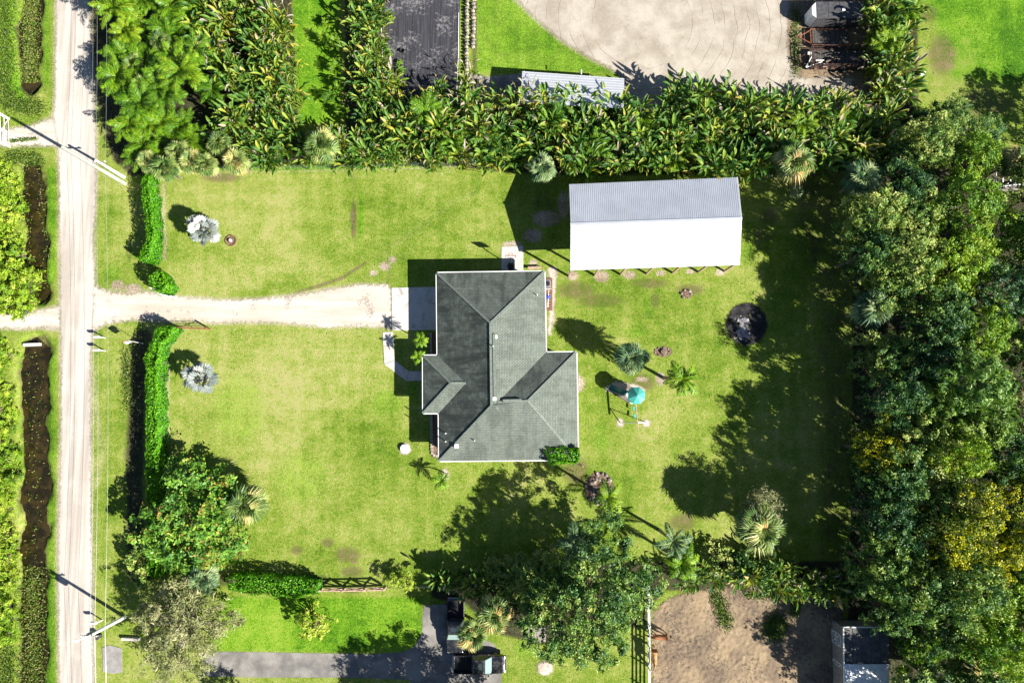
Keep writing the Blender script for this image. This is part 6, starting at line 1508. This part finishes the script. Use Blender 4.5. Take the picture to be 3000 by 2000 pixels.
# enclosed cargo trailer
def T(px, py, rz, name, label): q = P(px, py); return thing(name, label, 'trailer', q, rz=rz)
t = T(2428, 64, math.pi, 'cargo_trailer', 'enclosed dark cargo trailer with pale wedge nose near the top edge')
m = MB(); m.prism([(-3.0, -1.05), (2.6, -1.05), (2.6, 1.05), (-3.0, 1.05)], .45, 2.5); m.build('body', MAT['dark_grey'], t, bevel=.05)
m = MB(); m.add([(2.61, -1.04, .5), (2.61, 1.04, .5), (3.2, .55, .5), (3.2, -.55, .5), (2.61, -1.04, 2.5), (2.61, 1.04, 2.5), (3.1, .55, 2.35), (3.1, -.55, 2.35)], [(0, 1, 2, 3), (7, 6, 5, 4), (3, 2, 6, 7), (0, 3, 7, 4), (2, 1, 5, 6)]); m.build('wedge_nose', MAT['white_paint'], t)
for i in range(4):
    m = MB(); m.box((-2.28 + i * 1.4, 0, 2.515), (1.36, 2.04, .03)); m.build('roof_sheet', MAT['dark_grey'], t)
m = MB(); m.box((-.6, .0, 2.58), (.36, .36, .12)); m.build('roof_vent', MAT['white_paint'], t, bevel=.02)
m = MB(); m.bar((2.6, .7, .45), (4.2, 0, .45), .1, .12).bar((2.6, -.7, .45), (4.2, 0, .45), .1, .12).tube((4.0, 0, .05), (4.0, 0, 1.0), .05); m.build('tongue', MAT['black_metal'], t)
for s_ in (-1, 1):
    for x in (-.9, -.05): wheel(t, (x, s_ * 1.14, .36), .36, .2)
    m = MB(); m.box((-.48, s_ * 1.16, .78), (2.0, .26, .06)); m.build('fender', MAT['black_metal'], t)
m = MB(); m.box((-3.03, 0, 1.45), (.05, 2.0, 1.9)); m.build('ramp_door', MAT['black_metal'], t)
def deck_trailer(px, py, name, label, L_, W_, side, mats):
    t = T(px, py, math.pi, name, label); h = .55
    for i in range(int(L_ / .3)):
        m = MB(); m.box((-L_ / 2 + .15 + i * .3, 0, h), (.27, W_ - .12, .05)); m.build('plank', MAT['wood_dark'], t)
    for s_ in (-1, 1):
        m = MB(); m.box((0, s_ * W_ / 2, h), (L_, .1, .16)); m.build('frame_rail', MAT[mats], t)
        if side > 0:
            for z in np.linspace(.3, side, 3): m = MB(); m.box((0, s_ * (W_ / 2 + .01), h + z), (L_, .06, .08)); m.build('side_rail', MAT[mats], t)
            for x in np.linspace(-L_ / 2 + .05, L_ / 2 - .05, 7): m = MB(); m.box((x, s_ * (W_ / 2 + .06), h + side / 2), (.08, .06, side + .1)); m.build('stake', MAT[mats], t)
        for x in (-.65, .25): wheel(t, (x, s_ * (W_ / 2 + .18), .34), .34, .2)
    for x in (-L_ / 2, L_ / 2):
        m = MB(); m.box((x, 0, h), (.1, W_, .16))
        if side > 0 and x > 0:
            for z in np.linspace(.3, side, 3): m.box((x, 0, h + z), (.06, W_, .08))
        m.build('end_rail', MAT[mats], t)
    m = MB(); m.bar((L_ / 2, W_ * .42, h), (L_ / 2 + 1.5, 0, h), .1, .12).bar((L_ / 2, -W_ * .42, h), (L_ / 2 + 1.5, 0, h), .1, .12).tube((L_ / 2 + 1.4, 0, .05), (L_ / 2 + 1.4, 0, .9), .05).box((L_ / 2 + 1.55, 0, h), (.3, .12, .12)); m.build('tongue', MAT[mats], t)
    return t
deck_trailer(2425, 116, 'flatbed_trailer', 'rusty orange framed flatbed trailer with triangular tongue', 4.7, 2.0, 0.0, 'rust')
deck_trailer(2452, 181, 'stake_trailer', 'brown stake sided trailer loaded with scrap near the plant row', 7.2, 2.4, 1.1, 'rust_dark')
for i, (a, b, c_, d) in enumerate([(2361, 198, 2379, 165), (2362, 198, 2409, 181), (2390, 177, 2414, 177)]):
    m = MB(); m.bar(P(a, b, .95), P(c_, d, .95), .09, .05); tag(m.build('white_batten', MAT['white_paint']), ['upright white batten leaning in the stake trailer', 'slanting white batten lying in the stake trailer', 'short level white batten in the stake trailer'][i], 'batten')
q = P(2371, 157, .75); m = MB(); m.box(q, (.42, .3, .22)); tag(m.build('white_crate', MAT['white_paint'], bevel=.02), 'small white box in the corner of the stake trailer', 'box')
for i in range(14):
    q = P(2390 + RS.uniform(0, 130), 165 + RS.uniform(0, 32), .72); m = MB(); m.box(q, (RS.uniform(.3, 1.2), RS.uniform(.08, .3), RS.uniform(.08, .3)), rz=RS.uniform(0, 3)); tag(m.build('scrap_timber', MAT[['wood_brown', 'wood_pale', 'bark', 'dark_grey'][i % 4]]), 'piece of scrap timber heaped in the stake trailer', 'scrap', 'scrap timber in the stake trailer')

# ================================================================== HORSES
g = G('horse_coat'); n1 = g.noise(g.obj(), 2.5, 4)
MAT['horse_coat'] = g.done(g.bsdf(g.mix(g.rng(n1, .35, .65), (.2, .075, .03), (.3, .125, .05)), .55, 0, .3))
g = G('horse_gold'); n1 = g.noise(g.obj(), 2.5, 4)
MAT['horse_gold'] = g.done(g.bsdf(g.mix(g.rng(n1, .35, .65), (.28, .13, .045), (.4, .21, .08)), .55, 0, .3))
simple('mane', (.05, .03, .02), .8); simple('mane_pale', (.4, .28, .16), .8)
def horse(px, py, rz, label, coat, mane, graze):
    q = P(px, py); t = thing('horse', label, 'horse', (q.x, q.y, .05), rz=rz)
    V = [(-.72, 0, 1.28), (-.35, 0, 1.2), (.1, 0, 1.16), (.5, 0, 1.22), (.72, 0, 1.32)]; E = [(0, 1), (1, 2), (2, 3), (3, 4)]; Rd = [(.25, .3), (.3, .34), (.29, .33), (.26, .33), (.2, .26)]
    def chain(start, pts):
        k = start
        for p_, r_ in pts: V.append(p_); Rd.append(r_ if hasattr(r_, '__len__') else (r_, r_)); E.append((k, len(V) - 1)); k = len(V) - 1
        return k
    if graze: chain(4, [((1.0, 0, 1.2), (.13, .2)), ((1.25, 0, .9), (.1, .15)), ((1.42, .02, .62), (.1, .13)), ((1.52, .03, .42), (.075, .1)), ((1.58, .03, .24), (.06, .07))])
    else: chain(4, [((.95, 0, 1.5), (.13, .2)), ((1.2, 0, 1.7), (.1, .16)), ((1.38, 0, 1.78), (.1, .13)), ((1.58, 0, 1.66), (.075, .1)), ((1.76, 0, 1.52), (.06, .075))])
    for s_ in (-1, 1):
        chain(0, [((-.7, s_ * .17, .98), (.15, .18)), ((-.6, s_ * .18, .78), (.1, .12)), ((-.8, s_ * .18, .5), (.06, .07)), ((-.76, s_ * .18, .14), .045), ((-.72, s_ * .18, .03), .06)])
        chain(3, [((.55, s_ * .17, .92), (.12, .14)), ((.55, s_ * .17, .5), (.065, .07)), ((.55, s_ * .17, .14), .042), ((.58, s_ * .17, .03), .058)])
    me = bpy.data.meshes.new('horse_body'); me.from_pydata(V, E, [])
    o = link('body', me, t); sk = o.modifiers.new('skin', 'SKIN'); sk.use_smooth_shade = True
    for i, d in enumerate(me.skin_vertices[0].data): d.radius = Rd[i]; d.use_root = (i == 1)
    sb = o.modifiers.new('sub', 'SUBSURF'); sb.levels = 2; sb.render_levels = 2
    dg = bpy.context.evaluated_depsgraph_get(); m2 = bpy.data.meshes.new_from_object(o.evaluated_get(dg)); o.modifiers.clear(); o.data = m2; m2.materials.clear(); m2.materials.append(MAT[coat])
    m = MB(); m.path([(-.95, 0, 1.38), (-1.12, 0, 1.2), (-1.16, 0, .8), (-1.14, 0, .45)], [.05, .09, .08, .02], 7); m.build('tail', MAT[mane], t, smooth=True)
    m = MB(); hd = (1.3, .0) if graze else (1.32, 0)
    if graze: m.path([(.75, 0, 1.58), (1.02, 0, 1.4), (1.3, 0, 1.05)], [.05, .06, .04], 6)
    else: m.path([(.8, 0, 1.66), (1.02, 0, 1.78), (1.25, 0, 1.9)], [.05, .06, .04], 6)
    m.build('mane', MAT[mane], t, smooth=True)
    for s_ in (-1, 1):
        c_ = Vector((1.36, s_ * .07, .76)) if graze else Vector((1.32, s_ * .07, 1.86)); m = MB(); m.tube(c_, c_ + Vector((-.04, s_ * .03, .14)), .035, .008, 6); m.build('ear', MAT[coat], t)
horse(1930, 1855, math.pi, 'chestnut horse standing crosswise with its head at the white fence', 'horse_coat', 'mane', True)
horse(1911, 1912, -math.pi / 2, 'golden brown horse standing alongside the white fence', 'horse_gold', 'mane_pale', True)
